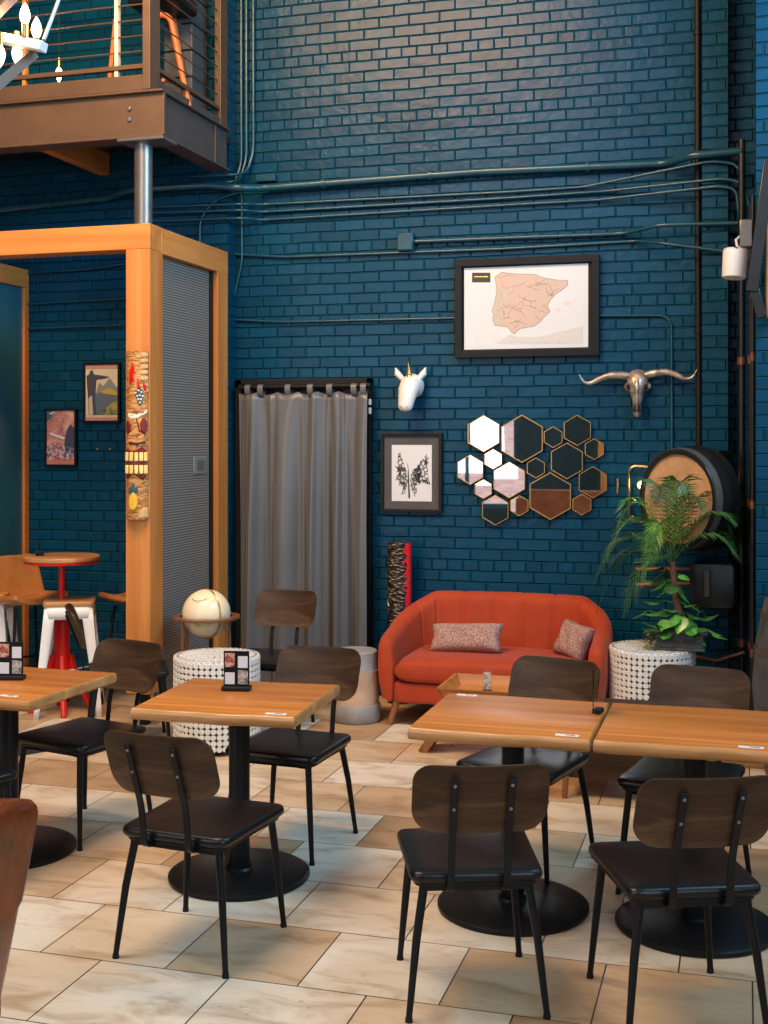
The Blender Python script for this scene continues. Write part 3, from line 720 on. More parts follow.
decal('right_wing', [(228, 745), (240, 690), (285, 635), (322, 592), (335, 615), (335, 665), (328, 700), (335, 740), (348, 770), (300, 755), (262, 770), (270, 800), (255, 835), (238, 800)], ink, bf, yy, T=bpx)
decal('wing_marks', [(152, 663), (195, 668), (208, 690), (160, 692)], M['mat_dark'], bf, yy - .0015, T=bpx)
st_ = MB()
for k in range(90):
    sd_ = rnd.choice((-1, 1)); t = rnd.random()
    x0 = 220 + sd_ * rnd.uniform(8, 60); y0 = 740 + rnd.uniform(-30, 60) - abs(x0 - 220) * .9
    x1 = x0 + sd_ * rnd.uniform(4, 22); y1 = y0 - rnd.uniform(-22, 34)
    a, b = bpx(x0, y0), bpx(x1, y1); st_.tube([(a[0], yy - .0025, a[1]), (b[0], yy - .0025, b[1])], rnd.uniform(.0008, .0025), 4)
a, b = bpx(218, 690), bpx(224, 840); st_.tube([(a[0], yy - .003, a[1]), (b[0], yy - .003, b[1])], [.003, .006], 6)
a, b = bpx(213, 645), bpx(220, 690); st_.tube([(a[0], yy - .003, a[1]), (b[0], yy - .003, b[1])], .0015, 6)
st_.obj('ink_strokes', M['blackmat'], bf)

def pmat(name, stops, scale, dist=1.0, sc=(1, 1, 1)):
    s = NT(name); f = s.noise(s.coord(sc), scale, 4, .6, dist); s.l(s.ramp(f, stops), s.b.inputs['Base Color']); s.b.inputs['Roughness'].default_value = .4; return s.mat
p1, yy = frame('framed_poster', 'lower framed travel poster with small white aeroplane over red and blue crowd', 'framed poster', -5.10, -4.83, 1.62, 2.058, 8.25, .016, .025, M['black'], (-5.087, -4.843, 1.634, 2.044),
    pmat('sunset_print', [(.35, (.05, .09, .16)), (.45, (.42, .16, .14)), (.55, (.62, .30, .25)), (.7, (.70, .45, .38))], 8))
X0, X1, Z0, Z1 = -5.085, -4.845, 1.636, 2.042
def U(u, v): return (X0 + (X1 - X0) * u, Z0 + (Z1 - Z0) * v)
decal('crowd', [(0, .1), (1, .1), (1, .35), (.75, .38), (.5, .33), (.25, .4), (0, .34)], pmat('crowd_print', [(.35, (.02, .05, .10)), (.47, (.10, .16, .28)), (.52, (.55, .04, .03)), (.6, (.75, .70, .62)), (.7, (.05, .06, .09))], 26, 2), p1, yy, T=U)
decal('dark_mountain', [(.62, .35), (.7, .62), (.85, .75), (1, .66), (1, .3)], simple('navy_print', (.05, .055, .09), .5), p1, yy - .0005, T=U)
decal('aeroplane', [(.12, .56), (.4, .5), (.62, .46), (.66, .5), (.5, .53), (.3, .56), (.14, .60)], M['paper'], p1, yy - .002, T=U)
decal('caption_band', [(0, 0), (1, 0), (1, .07), (0, .07)], simple('salmon_print', (.55, .17, .12), .5), p1, yy - .002, T=U)
decal('sky_corner', [(0, .8), (.15, .85), (.3, 1), (0, 1)], simple('blue_print', (.04, .10, .20), .5), p1, yy - .001, T=U)
for i, (u, v, wd) in enumerate(((.10, .94, .12), (.2, .965, .10), (.35, .87, .45), (.42, .82, .3))):
    decal('lettering', [(u, v), (u + wd, v - .01), (u + wd, v + .015), (u, v + .02)], M['paper'] if i < 2 else simple('pink_ink', (.65, .3, .32), .5), p1, yy - .0025, T=U)
p2, yy = frame('framed_poster', 'upper framed travel poster with dark robed figure over green bay', 'framed poster', -4.772, -4.465, 1.947, 2.40, 8.25, .018, .025, M['black'], (-4.756, -4.482, 1.963, 2.385), simple('cream_print', (.66, .58, .42), .5, 0, .08, 6))
X0, X1, Z0, Z1 = -4.754, -4.484, 1.965, 2.383
decal('bay', [(.3, .1), (1, .1), (1, .5), (.3, .5)], simple('slate_water_print', (.10, .14, .19), .5), p2, yy - .0004, T=U)
decal('mountain', [(.3, .45), (.42, .68), (.55, .62), (.75, .76), (.9, .64), (1, .58), (1, .5), (.6, .48), (.4, .5)], simple('grey_blue_print', (.22, .25, .25), .5), p2, yy - .0008, T=U)
decal('meadow', [(.45, .52), (.7, .58), (1, .5), (1, .45), (.6, .48)], simple('mustard_print', (.50, .36, .06), .5), p2, yy - .0012, T=U)
decal('slope', [(.45, .1), (.55, .2), (.8, .3), (1, .36), (1, .1)], pmat('slope_print', [(.4, (.06, .10, .06)), (.55, (.42, .36, .08)), (.7, (.1, .13, .06))], 14), p2, yy - .0012, T=U)
decal('figure', [(.05, .6), (.03, .8), (.12, .84), (.15, .9), (.22, .9), (.26, .83), (.6, .80), (.75, .78), (.6, .75), (.34, .73), (.3, .4), (.34, .1), (.1, .1), (.08, .4)], simple('dark_robe_print', (.06, .06, .09), .5), p2, yy - .0018, T=U)
decal('robe_fold', [(.12, .1), (.1, .4), (.2, .46), (.24, .1)], simple('pale_robe_print', (.55, .52, .42), .5), p2, yy - .0026, T=U)
for v in (.03, .96): decal('caption_band', [(0, v - .03), (1, v - .03), (1, v + .03), (0, v + .03)], simple('rose_print', (.55, .26, .2), .5, 0, .4, 90), p2, yy - .002, T=U)
for px in (97.5, 110):
    q = W(px, 449, 8.255); m = MB(); m.lathe([(.0001, -.010), (.007, -.008), (.009, 0)], 10, q, Matrix.Rotation(-pi / 2, 3, 'X'))
    tag(m.obj('picture_screw', M['brass']), ('left' if px < 100 else 'right') + ' one of two brass screws in dark brick below the robed-figure poster', 'screw')

# ------------------------------------------------------------------ hexagon mirror cluster
hx = thing('hexagon_mirror', 'cluster of sixteen brass-edged hexagon mirrors above the sofa', 'mirror')
HEX = [(152, 152, 86), (325, 175, 112), (466, 168, 50), (575, 137, 72), (652, 222, 50), (92, 315, 70), (195, 267, 48), (268, 361, 85), (388, 307, 48), (528, 275, 85), (645, 372, 74), (151, 402, 46), (205, 497, 71), (313, 477, 49), (453, 434, 111), (596, 472, 50)]
for i, (x, y, r) in enumerate(HEX):
    yl = 8.365 - .006 * (i % 2)
    px, py = 450 + x / 4.518, 400 + y / 4.518; c = W(px, py, yl); R = (W(px, py - r / 4.518, yl)[2] - c[2])
    rr = R * .975
    tx = rnd.uniform(-.006, .006); ty = rnd.uniform(-.006, .006)
    hexp = [(rr * sin(pi / 3 * k), rr * cos(pi / 3 * k)) for k in range(6)]
    def fn(a, b, t): return (c[0] + a, yl + t + a * tx + b * ty, c[2] + b)
    m = MB(); m.prism(hexp, fn, 0, .003); g = m.obj('mirror_pane', M['mirror'], hx, smooth=False)
    inn = [(q[0] * .955, q[1] * .955) for q in hexp] if R > .09 else [(q[0] * .93, q[1] * .93) for q in hexp]
    m = MB(); vs = []
    for (a, b), (a2, b2) in zip(hexp, inn): vs += [fn(a, b, -.006), fn(a2, b2, -.006), fn(a2, b2, .001), fn(a, b, .03)]
    fs = []
    for k in range(6):
        j = (k + 1) % 6
        for q in range(3): fs.append([4 * k + q, 4 * j + q, 4 * j + q + 1, 4 * k + q + 1])
    m.add(vs, fs); m.obj('brass_edge', M['brass'], g, smooth=False)

# ------------------------------------------------------------------ unicorn head
uc = thing('unicorn_head', 'white unicorn head with gold horn mounted on the teal wall', 'wall ornament', W(411, 392, 8.39))
uh = MB()
# head and neck as one lofted form: stations (x, y, z, rx, ry) pointing out and down to the muzzle
stn = [(.030, .0, .03, .075, .09), (.030, -.05, .045, .080, .088), (.024, -.10, .045, .078, .08), (.020, -.14, .015, .072, .07), (.016, -.165, -.035, .064, .058), (.013, -.18, -.08, .056, .05), (.010, -.19, -.11, .052, .046), (.010, -.195, -.130, .044, .036), (.010, -.197, -.142, .02, .016)]
def loft(m, st, n=20, ax=None):
    C_ = [Vector(s[:3]) for s in st]; vs = []; prev = None
    for i, s in enumerate(st):
        t = (C_[min(i + 1, len(st) - 1)] - C_[max(0, i - 1)]).normalized()
        u = Vector((1, 0, 0)); u = (u - t * u.dot(t)).normalized(); v = t.cross(u)
        for k in range(n): a = 2 * pi * k / n; vs.append(C_[i] + u * s[3] * cos(a) + v * s[4] * sin(a))
    fs = [[i * n + k, i * n + (k + 1) % n, (i + 1) * n + (k + 1) % n, (i + 1) * n + k] for i in range(len(st) - 1) for k in range(n)]
    fs += [list(range(n))[::-1], [(len(st) - 1) * n + k for k in range(n)]]
    m.add(vs, fs)
loft(uh, stn); uh.obj('head', M['plaster_white'], uc, subsurf=1)
for s_ in (-1, 1):
    m = MB(); b = Vector((.016 + s_ * .056, -.07, .085)); tip = b + Vector((s_ * .055, -.0, .085))
    mid = b.lerp(tip, .5) + Vector((s_ * .012, 0, 0))
    m.tube([b - Vector((s_ * .01, 0, .02)), b, mid, tip], [.012, .02, .024, .002], 10); m.obj('ear', M['plaster_white'], uc)
    m = MB(); m.lathe([(.0001, .012), (.009, .008), (.012, 0), (.009, -.008), (.0001, -.012)], 12, (.02 + s_ * .066, -.128, .02)); m.obj('eye', M['plaster_white'], uc)
    m = MB(); m.lathe([(.0001, .006), (.006, 0), (.0001, -.006)], 8, (.010 + s_ * .022, -.234, -.105)); m.obj('nostril', M['plaster_white'], uc)
m = MB(); N = 34; b0 = Vector((.022, -.12, .085)); b1 = Vector((.020, -.145, .205))
m.tube([b0.lerp(b1, k / N) for k in range(N + 1)], [.0225 * (1 - k / N * .95) * (1 + .10 * sin(k * 1.3)) for k in range(N + 1)], 14); m.obj('horn', M['gold'], uc)
m = MB()
for k in range(7):
    a = Vector((.0 + .004 * k, -.10 + .02 * k, .115 - .012 * k)); m.tube([a, a + Vector((.035, -.01, -.03)), a + Vector((.055, .0, -.075))], [.01, .014, .002], 8)
m.obj('mane', M['plaster_white'], uc)

# ------------------------------------------------------------------ longhorn skull
sk = thing('longhorn_skull', 'silvery longhorn skull with wide curved horns on the teal wall', 'wall ornament', W(638, 388, 8.37))
KS = 8.37 * 1.003 / FPX
m = MB()
loft(m, [(0, .02, .085, .055, .05), (0, -.01, .08, .070, .05), (0, -.03, .05, .072, .055), (0, -.045, .01, .066, .05), (0, -.05, -.03, .052, .045), (0, -.055, -.075, .036, .036), (0, -.06, -.12, .026, .026), (0, -.06, -.155, .028, .022), (0, -.06, -.185, .024, .016), (0, -.06, -.195, .008, .008)])
m.obj('skull', M['silver'], sk, subsurf=1)
for s_ in (-1, 1):
    pts = [(s_ * .045, -.02, .075), (s_ * .11, -.03, .085), (s_ * .19, -.035, .082), (s_ * .26, -.04, .058), (s_ * .31, -.045, .035), (s_ * .355, -.05, .045), (s_ * .385, -.055, .095)]
    if s_ > 0: pts = [(a, b, c + .02 * min(1, a / .2)) for a, b, c in pts]
    P = []
    for i in range(len(pts) - 1):
        for k in range(5):
            t = k / 5; p0, p1, p2, p3 = [Vector(pts[max(0, min(len(pts) - 1, i + d))]) for d in (-1, 0, 1, 2)]
            P.append(.5 * ((2 * p1) + (p2 - p0) * t + (2 * p0 - 5 * p1 + 4 * p2 - p3) * t * t + (3 * p1 - p0 - 3 * p2 + p3) * t ** 3))
    P.append(Vector(pts[-1])); n = len(P)
    m = MB(); m.tube(P, [.026 * (1 - .9 * (i / (n - 1)) ** 1.5) + .001 for i in range(n)], 14); m.obj('horn', M['silver'], sk)
    m = MB(); m.lathe([(.0001, .018), (.011, .012), (.014, 0), (.011, -.012), (.0001, -.018)], 12, (s_ * .056, -.070, .004)); m.obj('eye_socket', M['blackmat'], sk)
    m = MB(); m.tube([(s_ * .055, -.05, -.01), (s_ * .078, -.03, .005), (s_ * .07, -.01, .03)], [.016, .014, .01], 10); m.obj('cheekbone', M['silver'], sk)
    m = MB(); m.tube([(s_ * .010, -.085, -.12), (s_ * .016, -.088, -.16)], [.008, .010], 8); m.obj('nostril', M['blackmat'], sk)
m = MB(); m.tube([(0, -.072, .06), (0, -.098, .0), (0, -.092, -.07), (0, -.09, -.15)], [.012, .018, .012, .006], 10); m.obj('nose_ridge', M['silver'], sk)

# ------------------------------------------------------------------ sofa
sf = thing('sofa', 'rust orange velvet loveseat with channelled curved back against the teal wall', 'sofa', (-1.538, 7.90, 0))
SPX = 1.035
SP = [(-.645, -.37), (-.65, -.1), (-.635, .08), (-.565, .24), (-.42, .325), (-.2, .345), (0, .35), (.2, .345), (.42, .325), (.565, .24), (.635, .08), (.65, -.1), (.645, -.37)]
SP = [(a * SPX, b) for a, b in SP]
def spl(pts, t):
    n = len(pts) - 1; x = min(max(t, 0), 1) * n; i = min(int(x), n - 1); t = x - i
    P = [Vector(pts[max(0, min(n, i + d))]) for d in (-1, 0, 1, 2)]
    return .5 * ((2 * P[1]) + (P[2] - P[0]) * t + (2 * P[0] - 5 * P[1] + 4 * P[2] - P[3]) * t * t + (3 * P[1] - P[0] - 3 * P[2] + P[3]) * t ** 3)
NSTA = 260
def sofa_section(u, v):
    c = spl([(a, b, 0) for a, b in SP], u); d = spl([(a, b, 0) for a, b in SP], min(1, u + .004)) - spl([(a, b, 0) for a, b in SP], max(0, u - .004))
    d.normalize(); nrm = Vector((-d.y, d.x, 0))   # outward
    ax = abs(c.x); k = abs(u - .5) * 2
    e = min(1, max(0, 1 - k) / .05); end = sqrt(max(0, 1 - (1 - e) ** 2)) * .4 + .6
    # flat top along the back, falling in a straight slope over the arms
    f_ = min(1, max(0, (k - .40) / .60)); top = .782 - .225 * (f_ ** .8)
    if k > .9: top -= .05 * ((k - .9) / .1) ** 3
    groove = 0
    for g in GROOVES:
        q = abs(u - g) / .006
        if q < 1: groove = max(groove, (1 - q * q) * .011)
    th = (.072 - .022 * max(0, k - .5) * 2) * end; zb, zt = .155, top; rr = .062
    if v < .42:
        t = v / .42; off = -th; z = zb + (zt - rr - zb) * t; off -= .012 * sin(pi * t); off += groove
    elif v < .62:
        t = (v - .42) / .2; an = pi * t; off = -cos(an) * th; z = zt - rr + sin(an) * (rr - groove * .45); off += groove * max(0, cos(an))
    else:
        t = (v - .62) / .38; off = th; z = zt - rr - (zt - rr - zb) * t; off += .015 * sin(pi * t) - .03 * t
    lean = (z - .3) * .12 * max(0, 1 - k * 1.6)
    return c + nrm * (off + lean) + Vector((0, 0, z))
GROOVES = [.5 + d for d in (-.36, -.28, -.20, -.12, -.04, .04, .12, .20, .28, .36)]
m = MB(); m.grid(sofa_section, NSTA, 46, cv=True)
n = 46; m.f.append(list(range(n))); m.m.append(0); m.f.append([NSTA * n + i for i in range(n)]); m.m.append(0)
m.obj('channelled_back', M['sofa'], sf, sharp=70)
m = MB(); m.slab(rrect(-.62, .62, -.375, .30, .06), .15, .275, .02); m.obj('base', M['sofa'], sf)
def cushion(x0, x1, y0, y1, z0, z1):
    def fn(u, v):
        a = 2 * pi * v; ex = .35
        ca, sa = cos(a), sin(a)
        y = (y0 + y1) / 2 + (y1 - y0) / 2 * (abs(ca) ** ex) * (1 if ca > 0 else -1)
        z = (z0 + z1) / 2 + (z1 - z0) / 2 * (abs(sa) ** .5) * (1 if sa > 0 else -1)
        k = abs(u - .5) * 2; s_ = (1 - k ** 14) ** .5 if k < 1 else 0
        z = (z0 + z1) / 2 + (z - (z0 + z1) / 2) * (.3 + .7 * s_) + (.012 * (1 - k * k) if sa > 0 else 0)
        y = (y0 + y1) / 2 + (y - (y0 + y1) / 2) * (.93 + .07 * s_)
        return (x0 + (x1 - x0) * u, y, z)
    m = MB(); m.grid(fn, 40, 40, cv=True); m.f.append(list(range(40))); m.m.append(0); m.f.append([40 * 40 + i for i in range(40)]); m.m.append(0); return m
cushion(-.60, .60, -.41, .28, .272, .435).obj('seat_cushion', M['sofa'], sf, sharp=60)
for sx in (-1, 1):
    for sy in (-1, 1):
        m = MB(); m.tube([(sx * .60, sy * .31, .16), (sx * .645, sy * .345 , .0)], [.026, .014], 14); m.obj('leg', M['sofaleg'], sf)
# pillows
def pillow(name, label, loc, w_, h_, t_, rot):
    def fn(u, v):
        a, b = u * 2 - 1, v * 2 - 1
        return None
    m = MB(); N = 22
    def side(sg):
        def f(u, v):
            a, b = u * 2 - 1, v * 2 - 1
            k = (1 - a ** 4) * (1 - b ** 4)
            pin = 1 - .07 * (1 - abs(a)) * abs(b) ** 2; pin2 = 1 - .09 * (1 - abs(b)) * abs(a) ** 2
            wr = .004 * sin(a * 9 + b * 5) * k
            return (a * w_ / 2 * pin2, sg * (t_ / 2 * k ** .45 + wr if k > 0 else 0), b * h_ / 2 * pin)
        return f
    m.grid(side(1), N, N); m.grid(side(-1), N, N)
    o = m.obj(name, M['pillow'], sharp=80, loc=loc, rot=rot); o.modifiers.new('w', 'WELD').merge_threshold = .0005
    return tag(o, label, 'pillow')
pillow('lumbar_pillow', 'long speckled blush lumbar pillow lying along the orange sofa seat', (-1.745, 7.84, .530), .49, .20, .13, (radians(-32), radians(-3), radians(-3)))
pillow('square_pillow', 'small speckled blush pillow propped in the sofa corner beside the palm table', (-1.05, 7.90, .535), .24, .235, .14, (radians(-22), radians(10), radians(-34)))

# ------------------------------------------------------------------ shell-chip drum tables
def drum(label, x, y, r, h, seed):
    rn = random.Random(seed)
    root = thing('drum_table', label, 'side table', (x, y, 0))
    m = MB(); m.lathe([(.001, .02), (r - .012, .02), (r - .004, .03), (r - .004, h - .02), (r - .012, h - .006), (.001, h - .006)], 64); m.obj('body', M['chipback'], root)
    nc = 46; pitch = 2 * pi * r / nc; rows = int((h - .03) / (pitch * .93)); dz_ = (h - .035) / rows
    m = MB()
    for i in range(nc):
        a = 2 * pi * i / nc
        for j in range(rows):
            aa = a + rn.uniform(-.006, .006); z = .025 + dz_ * (j + .5); rr = pitch * .515
            t = Vector((-sin(aa), cos(aa), 0)); nn = Vector((cos(aa), sin(aa), 0)); c = nn * (r - .004) + Vector((0, 0, z))
            vs = []; ns = 8
            rz = rn.uniform(.9, 1.06)
            for q, (k, o_) in enumerate(((1, 0), (.93, .005))):
                for s_ in range(ns): an = 2 * pi * (s_ + .5) / ns; vs.append(c + nn * o_ + t * rr * k * cos(an) + Vector((0, 0, rr * rz * k * sin(an))))
            fs = [[s_, (s_ + 1) % ns, ns + (s_ + 1) % ns, ns + s_] for s_ in range(ns)] + [[ns + s_ for s_ in range(ns)]]
            m.add(vs, fs)
    m.obj('shell_mosaic', M['chip'], root, smooth=False)
    m = MB()
    m.lathe([(.001, h - .006), (r * .96, h - .006), (r + .001, h - .012), (r + .001, h - .018)], 64)
    cnt = 0
    for ring in range(0, 9):
        R_ = r * (1 - ring / 8.6); k = max(1, int(2 * pi * R_ / (pitch * 1.0)))
        for q in range(k):
            a = 2 * pi * q / k + ring * .3; rr = pitch * .49
            m.lathe([(rr, h - .006), (rr * .92, h), (.0005, h)], 7, (min(R_, r - rr) * cos(a), min(R_, r - rr) * sin(a), 0))
    m.obj('shell_top', M['chip'], root, smooth=False)
    return root
drum('white shell-mosaic drum table in front of the globe', -3.01, 6.73, .255, .545, 1)
drum('white shell-mosaic drum table carrying the potted palm', -.552, 7.76, .262, .545, 2)

# ------------------------------------------------------------------ floor globe
gb = thing('floor_globe', 'antique beige globe in a dark wooden floor stand beside the screen', 'globe', (-3.325, 7.27, 0))
M['globewood'] = wood('globe_stand_wood', (.12, .045, .02), (.20, .08, .035), (.28, .12, .05), .3, 4, 'z')
m = MB(); R_ = .155
m.lathe([(R_ * sin(pi * k / 24) + .0001, -R_ * cos(pi * k / 24)) for k in range(25)], 40); o = m.obj('ball', M['globe'], gb, loc=(0, 0, .705), rot=(.4, .2, 0))
m = MB(); m.lathe([(.168, .672), (.215, .672), (.218, .680), (.215, .690), (.168, .690), (.168, .672)], 48); m.obj('horizon_ring', M['globewood'], gb)
m = MB(); m.tube([(0, R_ * 1.05 * cos(a), .705 + R_ * 1.05 * sin(a)) for a in [2 * pi * k / 40 for k in range(41)]], .0035, 6, cap=False); m.obj('meridian', M['brass'], gb, rot=(0, 0, 1.0))
m = MB(); m.tube([(.045 * cos(a), -.105 + .03 * sin(a), .705 + .107 + .01 * sin(a)) for a in [2 * pi * k / 24 for k in range(25)]], .0018, 5, cap=False); m.obj('printed_ring', M['blackmat'], gb)
for k in range(4):
    a = pi / 4 + pi / 2 * k + .35; x, y = .195 * cos(a), .195 * sin(a)
    m = MB(); m.lathe([(.010, 0), (.013, .05), (.009, .1), (.014, .2), (.016, .3), (.010, .42), (.014, .52), (.009, .58), (.013, .64), (.014, .672)], 12, (x, y, 0)); m.obj('leg', M['globewood'], gb)
    m = MB(); m.tube([(x, y, .2), (0, 0, .2)], .009, 8); m.obj('stretcher', M['globewood'], gb)

# stump side table
sg = thing('round_side_table', 'round side table of grey concrete and pale wood beside the sofa', 'side table', (-2.425, 7.62, 0))
m = MB(); m.lathe([(.001, 0), (.145, 0), (.158, .015), (.160, .10), (.152, .118), (.001, .118)], 48); m.obj('concrete_base', M['concrete'], sg)
m = MB(); m.lathe([(.148, .118), (.146, .33), (.148, .335), (.001, .335)], 48); m.obj('wood_band', M['tanwood'], sg)
m = MB(); m.lathe([(.001, .335), (.144, .335), (.140, .36), (.138, .45), (.130, .458), (.001, .458)], 48); m.obj('concrete_top', M['concrete'], sg)

# carved tiki log behind the sofa
lg = thing('tiki_log', 'dark carved tiki log with red zigzag edge standing behind the sofa arm', 'tiki statue', (-2.305, 8.235, 0))
def log_mat():
    s = NT('dark_carved_wood'); v = s.coord((9, 9, 22)); vo = s.n('ShaderNodeTexVoronoi'); vo.inputs['Scale'].default_value = 2.6; s.l(v, vo.inputs['Vector'])
    s.l(s.ramp(vo.outputs['Distance'], [(.1, (.36, .32, .27)), (.35, (.10, .07, .05)), (.6, (.015, .012, .010))]), s.b.inputs['Base Color']); s.b.inputs['Roughness'].default_value = .35
    s.bump(s.math('MULTIPLY', vo.outputs['Distance'], -1.0), 1, .02); return s.mat
m = MB(); m.lathe([(.001, 0), (.085, 0), (.084, .6), (.078, .68), (.084, .75), (.083, 1.105), (.078, 1.11), (.001, 1.11)], 28); m.obj('carved_body', log_mat(), lg)
for s_ in (-1, 1):
    for rr, mt, o_ in ((.038, M['silver'], 0), (.022, M['blackmat'], .008)):
        m = MB(); a = s_ * .62 - .0; c = (.078 * sin(a), -.078 * cos(a) - o_, .70)
        m.lathe([(.0001, -.012), (rr * .8, -.01), (rr, 0)], 16, c, Matrix.Rotation(a, 3, 'Z') @ Matrix.Rotation(-pi / 2, 3, 'X') @ Matrix.Scale(-1, 3, Vector((0, 0, 1)))); m.obj('eye_ring', mt, lg)
m = MB()
zz = [(1.105, .9), (1.05, .55), (1.02, .95), (.965, .5), (.93, .95), (.88, .5), (.845, .95), (.80, .5), (.775, .9), (.72, .75), (.62, .75)]
left = [(z, a) for z, a in zz]
vs = []
for z, a in left: vs += [(.0865 * sin(a), -.0865 * cos(a), z), (.0875 * sin(1.15), -.0875 * cos(1.15), z), (.0865 * sin(1.5), -.0865 * cos(1.5), z)]
fs = []
for i in range(len(left) - 1):
    for q in (0, 1): fs.append([3 * i + q, 3 * i + q + 1, 3 * i + 4 + q, 3 * i + 3 + q])
m.add(vs, fs); o = m.obj('red_zigzag', simple('bright_red_paint', (.75, .02, .03), .4), lg, smooth=False); o.modifiers.new('s', 'SOLIDIFY').thickness = .003

# ------------------------------------------------------------------ tray coffee table and low bench
ct = thing('coffee_table', 'low wooden coffee table with raised tray rim in front of the sofa', 'coffee table', (-1.285, 6.95, 0))
m = MB(); m.bb(-.33, .33, -.19, .19, .355, .372); m.obj('tray_base', M['top'], ct, smooth=False, bevel=.003)
for nm, b0, b1 in (('front', (-.37, .37), -1), ('rear', (-.37, .37), 1)):
    m = MB(); y = .19 * b1
    m.add([(-.33, y, .372 - .012), (.33, y, .36), (.365, y + .035 * b1, .425), (-.365, y + .035 * b1, .425), (-.33, y + .016 * b1, .36), (.33, y + .016 * b1, .36), (.37, y + .052 * b1, .425), (-.37, y + .052 * b1, .425)],
          [[0, 1, 2, 3], [4, 5, 6, 7], [0, 4, 5, 1], [3, 2, 6, 7], [0, 3, 7, 4], [1, 5, 6, 2]]); m.obj('rim', M['top'], ct, smooth=False)
for s_ in (-1, 1):
    m = MB(); x = .33 * s_
    m.add([(x, -.19, .36), (x, .19, .36), (x + .035 * s_, .225, .425), (x + .035 * s_, -.225, .425), (x + .016 * s_, -.20, .36), (x + .016 * s_, .20, .36), (x + .052 * s_, .24, .425), (x + .052 * s_, -.24, .425)],
          [[0, 1, 2, 3], [4, 5, 6, 7], [0, 4, 5, 1], [3, 2, 6, 7], [0, 3, 7, 4], [1, 5, 6, 2]]); m.obj('rim', M['top'], ct, smooth=False)
    m = MB(); m.bar([(s_ * .28, .06, .355), (s_ * .52, .08, 0)], .025, .10, up=(0, 1, 0)) ; m.obj('leg', M['sofaleg'], ct, bevel=.003)
bn = thing('low_bench', 'dark brown low wooden bench between the far dining chairs', 'bench', (-.63, 6.50, 0))
m = MB(); m.slab(rrect(-.28, .28, -.25, .25, .03), .36, .42, .012); m.obj('seat', M['walnut'], bn)
m = MB(); m.bb(-.25, .25, -.22, .22, .10, .36); m.obj('apron', M['walnut'], bn, smooth=False, bevel=.004)
for sx in (-1, 1):
    for sy in (-1, 1):
        m = MB(); m.tube([(sx * .235, sy * .225, .36), (sx * .25, sy * .24, 0)], [.02, .015], 10); m.obj('leg', M['sofaleg'], bn)

# ------------------------------------------------------------------ dining tables
def table(label, x, y, w_, d_, seed, rot=0, edge='front'):
    rn = random.Random(seed); root = thing('dining_table', label, 'table', (x, y, 0), rot)
    hw, hd = w_ / 2, d_ / 2; out = []
    # outline with a slightly wavy live front and back edge
    for k in range(25): t = k / 24; out.append((-hw + w_ * t, -hd + .007 * sin(t * 7 + seed) + .004 * sin(t * 17 + seed)))
    for k in range(25): t = k / 24; out.append((hw - w_ * t, hd + .006 * sin(t * 6 + seed * 2)))
    n = len(out); rings = [(.016, .704), (.006, .708), (0, .718), (.001, .738), (.006, .748), (.011, .751)]
    m = MB(); vs = []
    for ins, z in rings:
        for (a, b) in out:
            vs.append((a - ins * (1 if a > hw - .001 else -1 if a < -hw + .001 else 0) * .5, b - ins * (1 if b > 0 else -1), z))
    fs = [[i * n + k, i * n + (k + 1) % n, (i + 1) * n + (k + 1) % n, (i + 1) * n + k] for i in range(len(rings) - 1) for k in range(n)]
    m.add(vs, fs); m.mi = 1; b_ = len(vs)
    m.f.append(list(range(n))[::-1]); m.m.append(1); m.f.append([(len(rings) - 1) * n + k for k in range(n)]); m.m.append(1)
    m.obj('tabletop', [M['topedge'], M['top']], root, sharp=50)
    m = MB(); m.cyl((0, 0, .03), (0, 0, .700), .044, n=28); m.obj('pedestal', M['black'], root)
    m = MB(); m.lathe([(.001, .0), (.288, .0), (.294, .006), (.294, .018), (.280, .026), (.06, .036), (.052, .045), (.052, .06), (.001, .06)], 64); m.obj('base_plate', M['black'], root)
    m = MB(); m.box((0, 0, .699), (.36, .06, .012)); m.box((0, 0, .699), (.06, .36, .012)); m.obj('spider_bracket', M['black'], root, bevel=.003)
    return root
def sticker(tbl, x, y, rz=0, L=.085, Wd=.028):
    m = MB(); m.box((x, y, .752), (L, Wd, .0015), rz); o = m.obj('sticker', M['paper'], tbl, smooth=False); o['label'] = 'white paper sticker'
    m = MB(); m.box((x + .012, y, .7530), (L * .4, Wd * .25, .001), rz); m.obj('sticker_print', M['mat_dark'], o, smooth=False)
    return o
R3 = radians(3)
T1 = table('square honey-wood dining table in front of the globe drum table', -2.025, 4.755, .685, .66, 1, R3)
sticker(T1, .255, -.285)
T3 = table('honey-wood dining table butted against the rightmost table, nearer the sofa', -.868, 4.74, .675, .67, 2)
sticker(T3, .25, -.285); sticker(T3, -.25, .30)
T4 = table('honey-wood dining table beside the dark corner, butted to another table', -.18, 4.745, .68, .67, 3)
sticker(T4, .20, -.285)
T0 = table('honey-wood dining table behind the brown leather armchair', -3.135, 4.765, .69, .66, 4, radians(-3))
sticker(T0, .20, -.27)

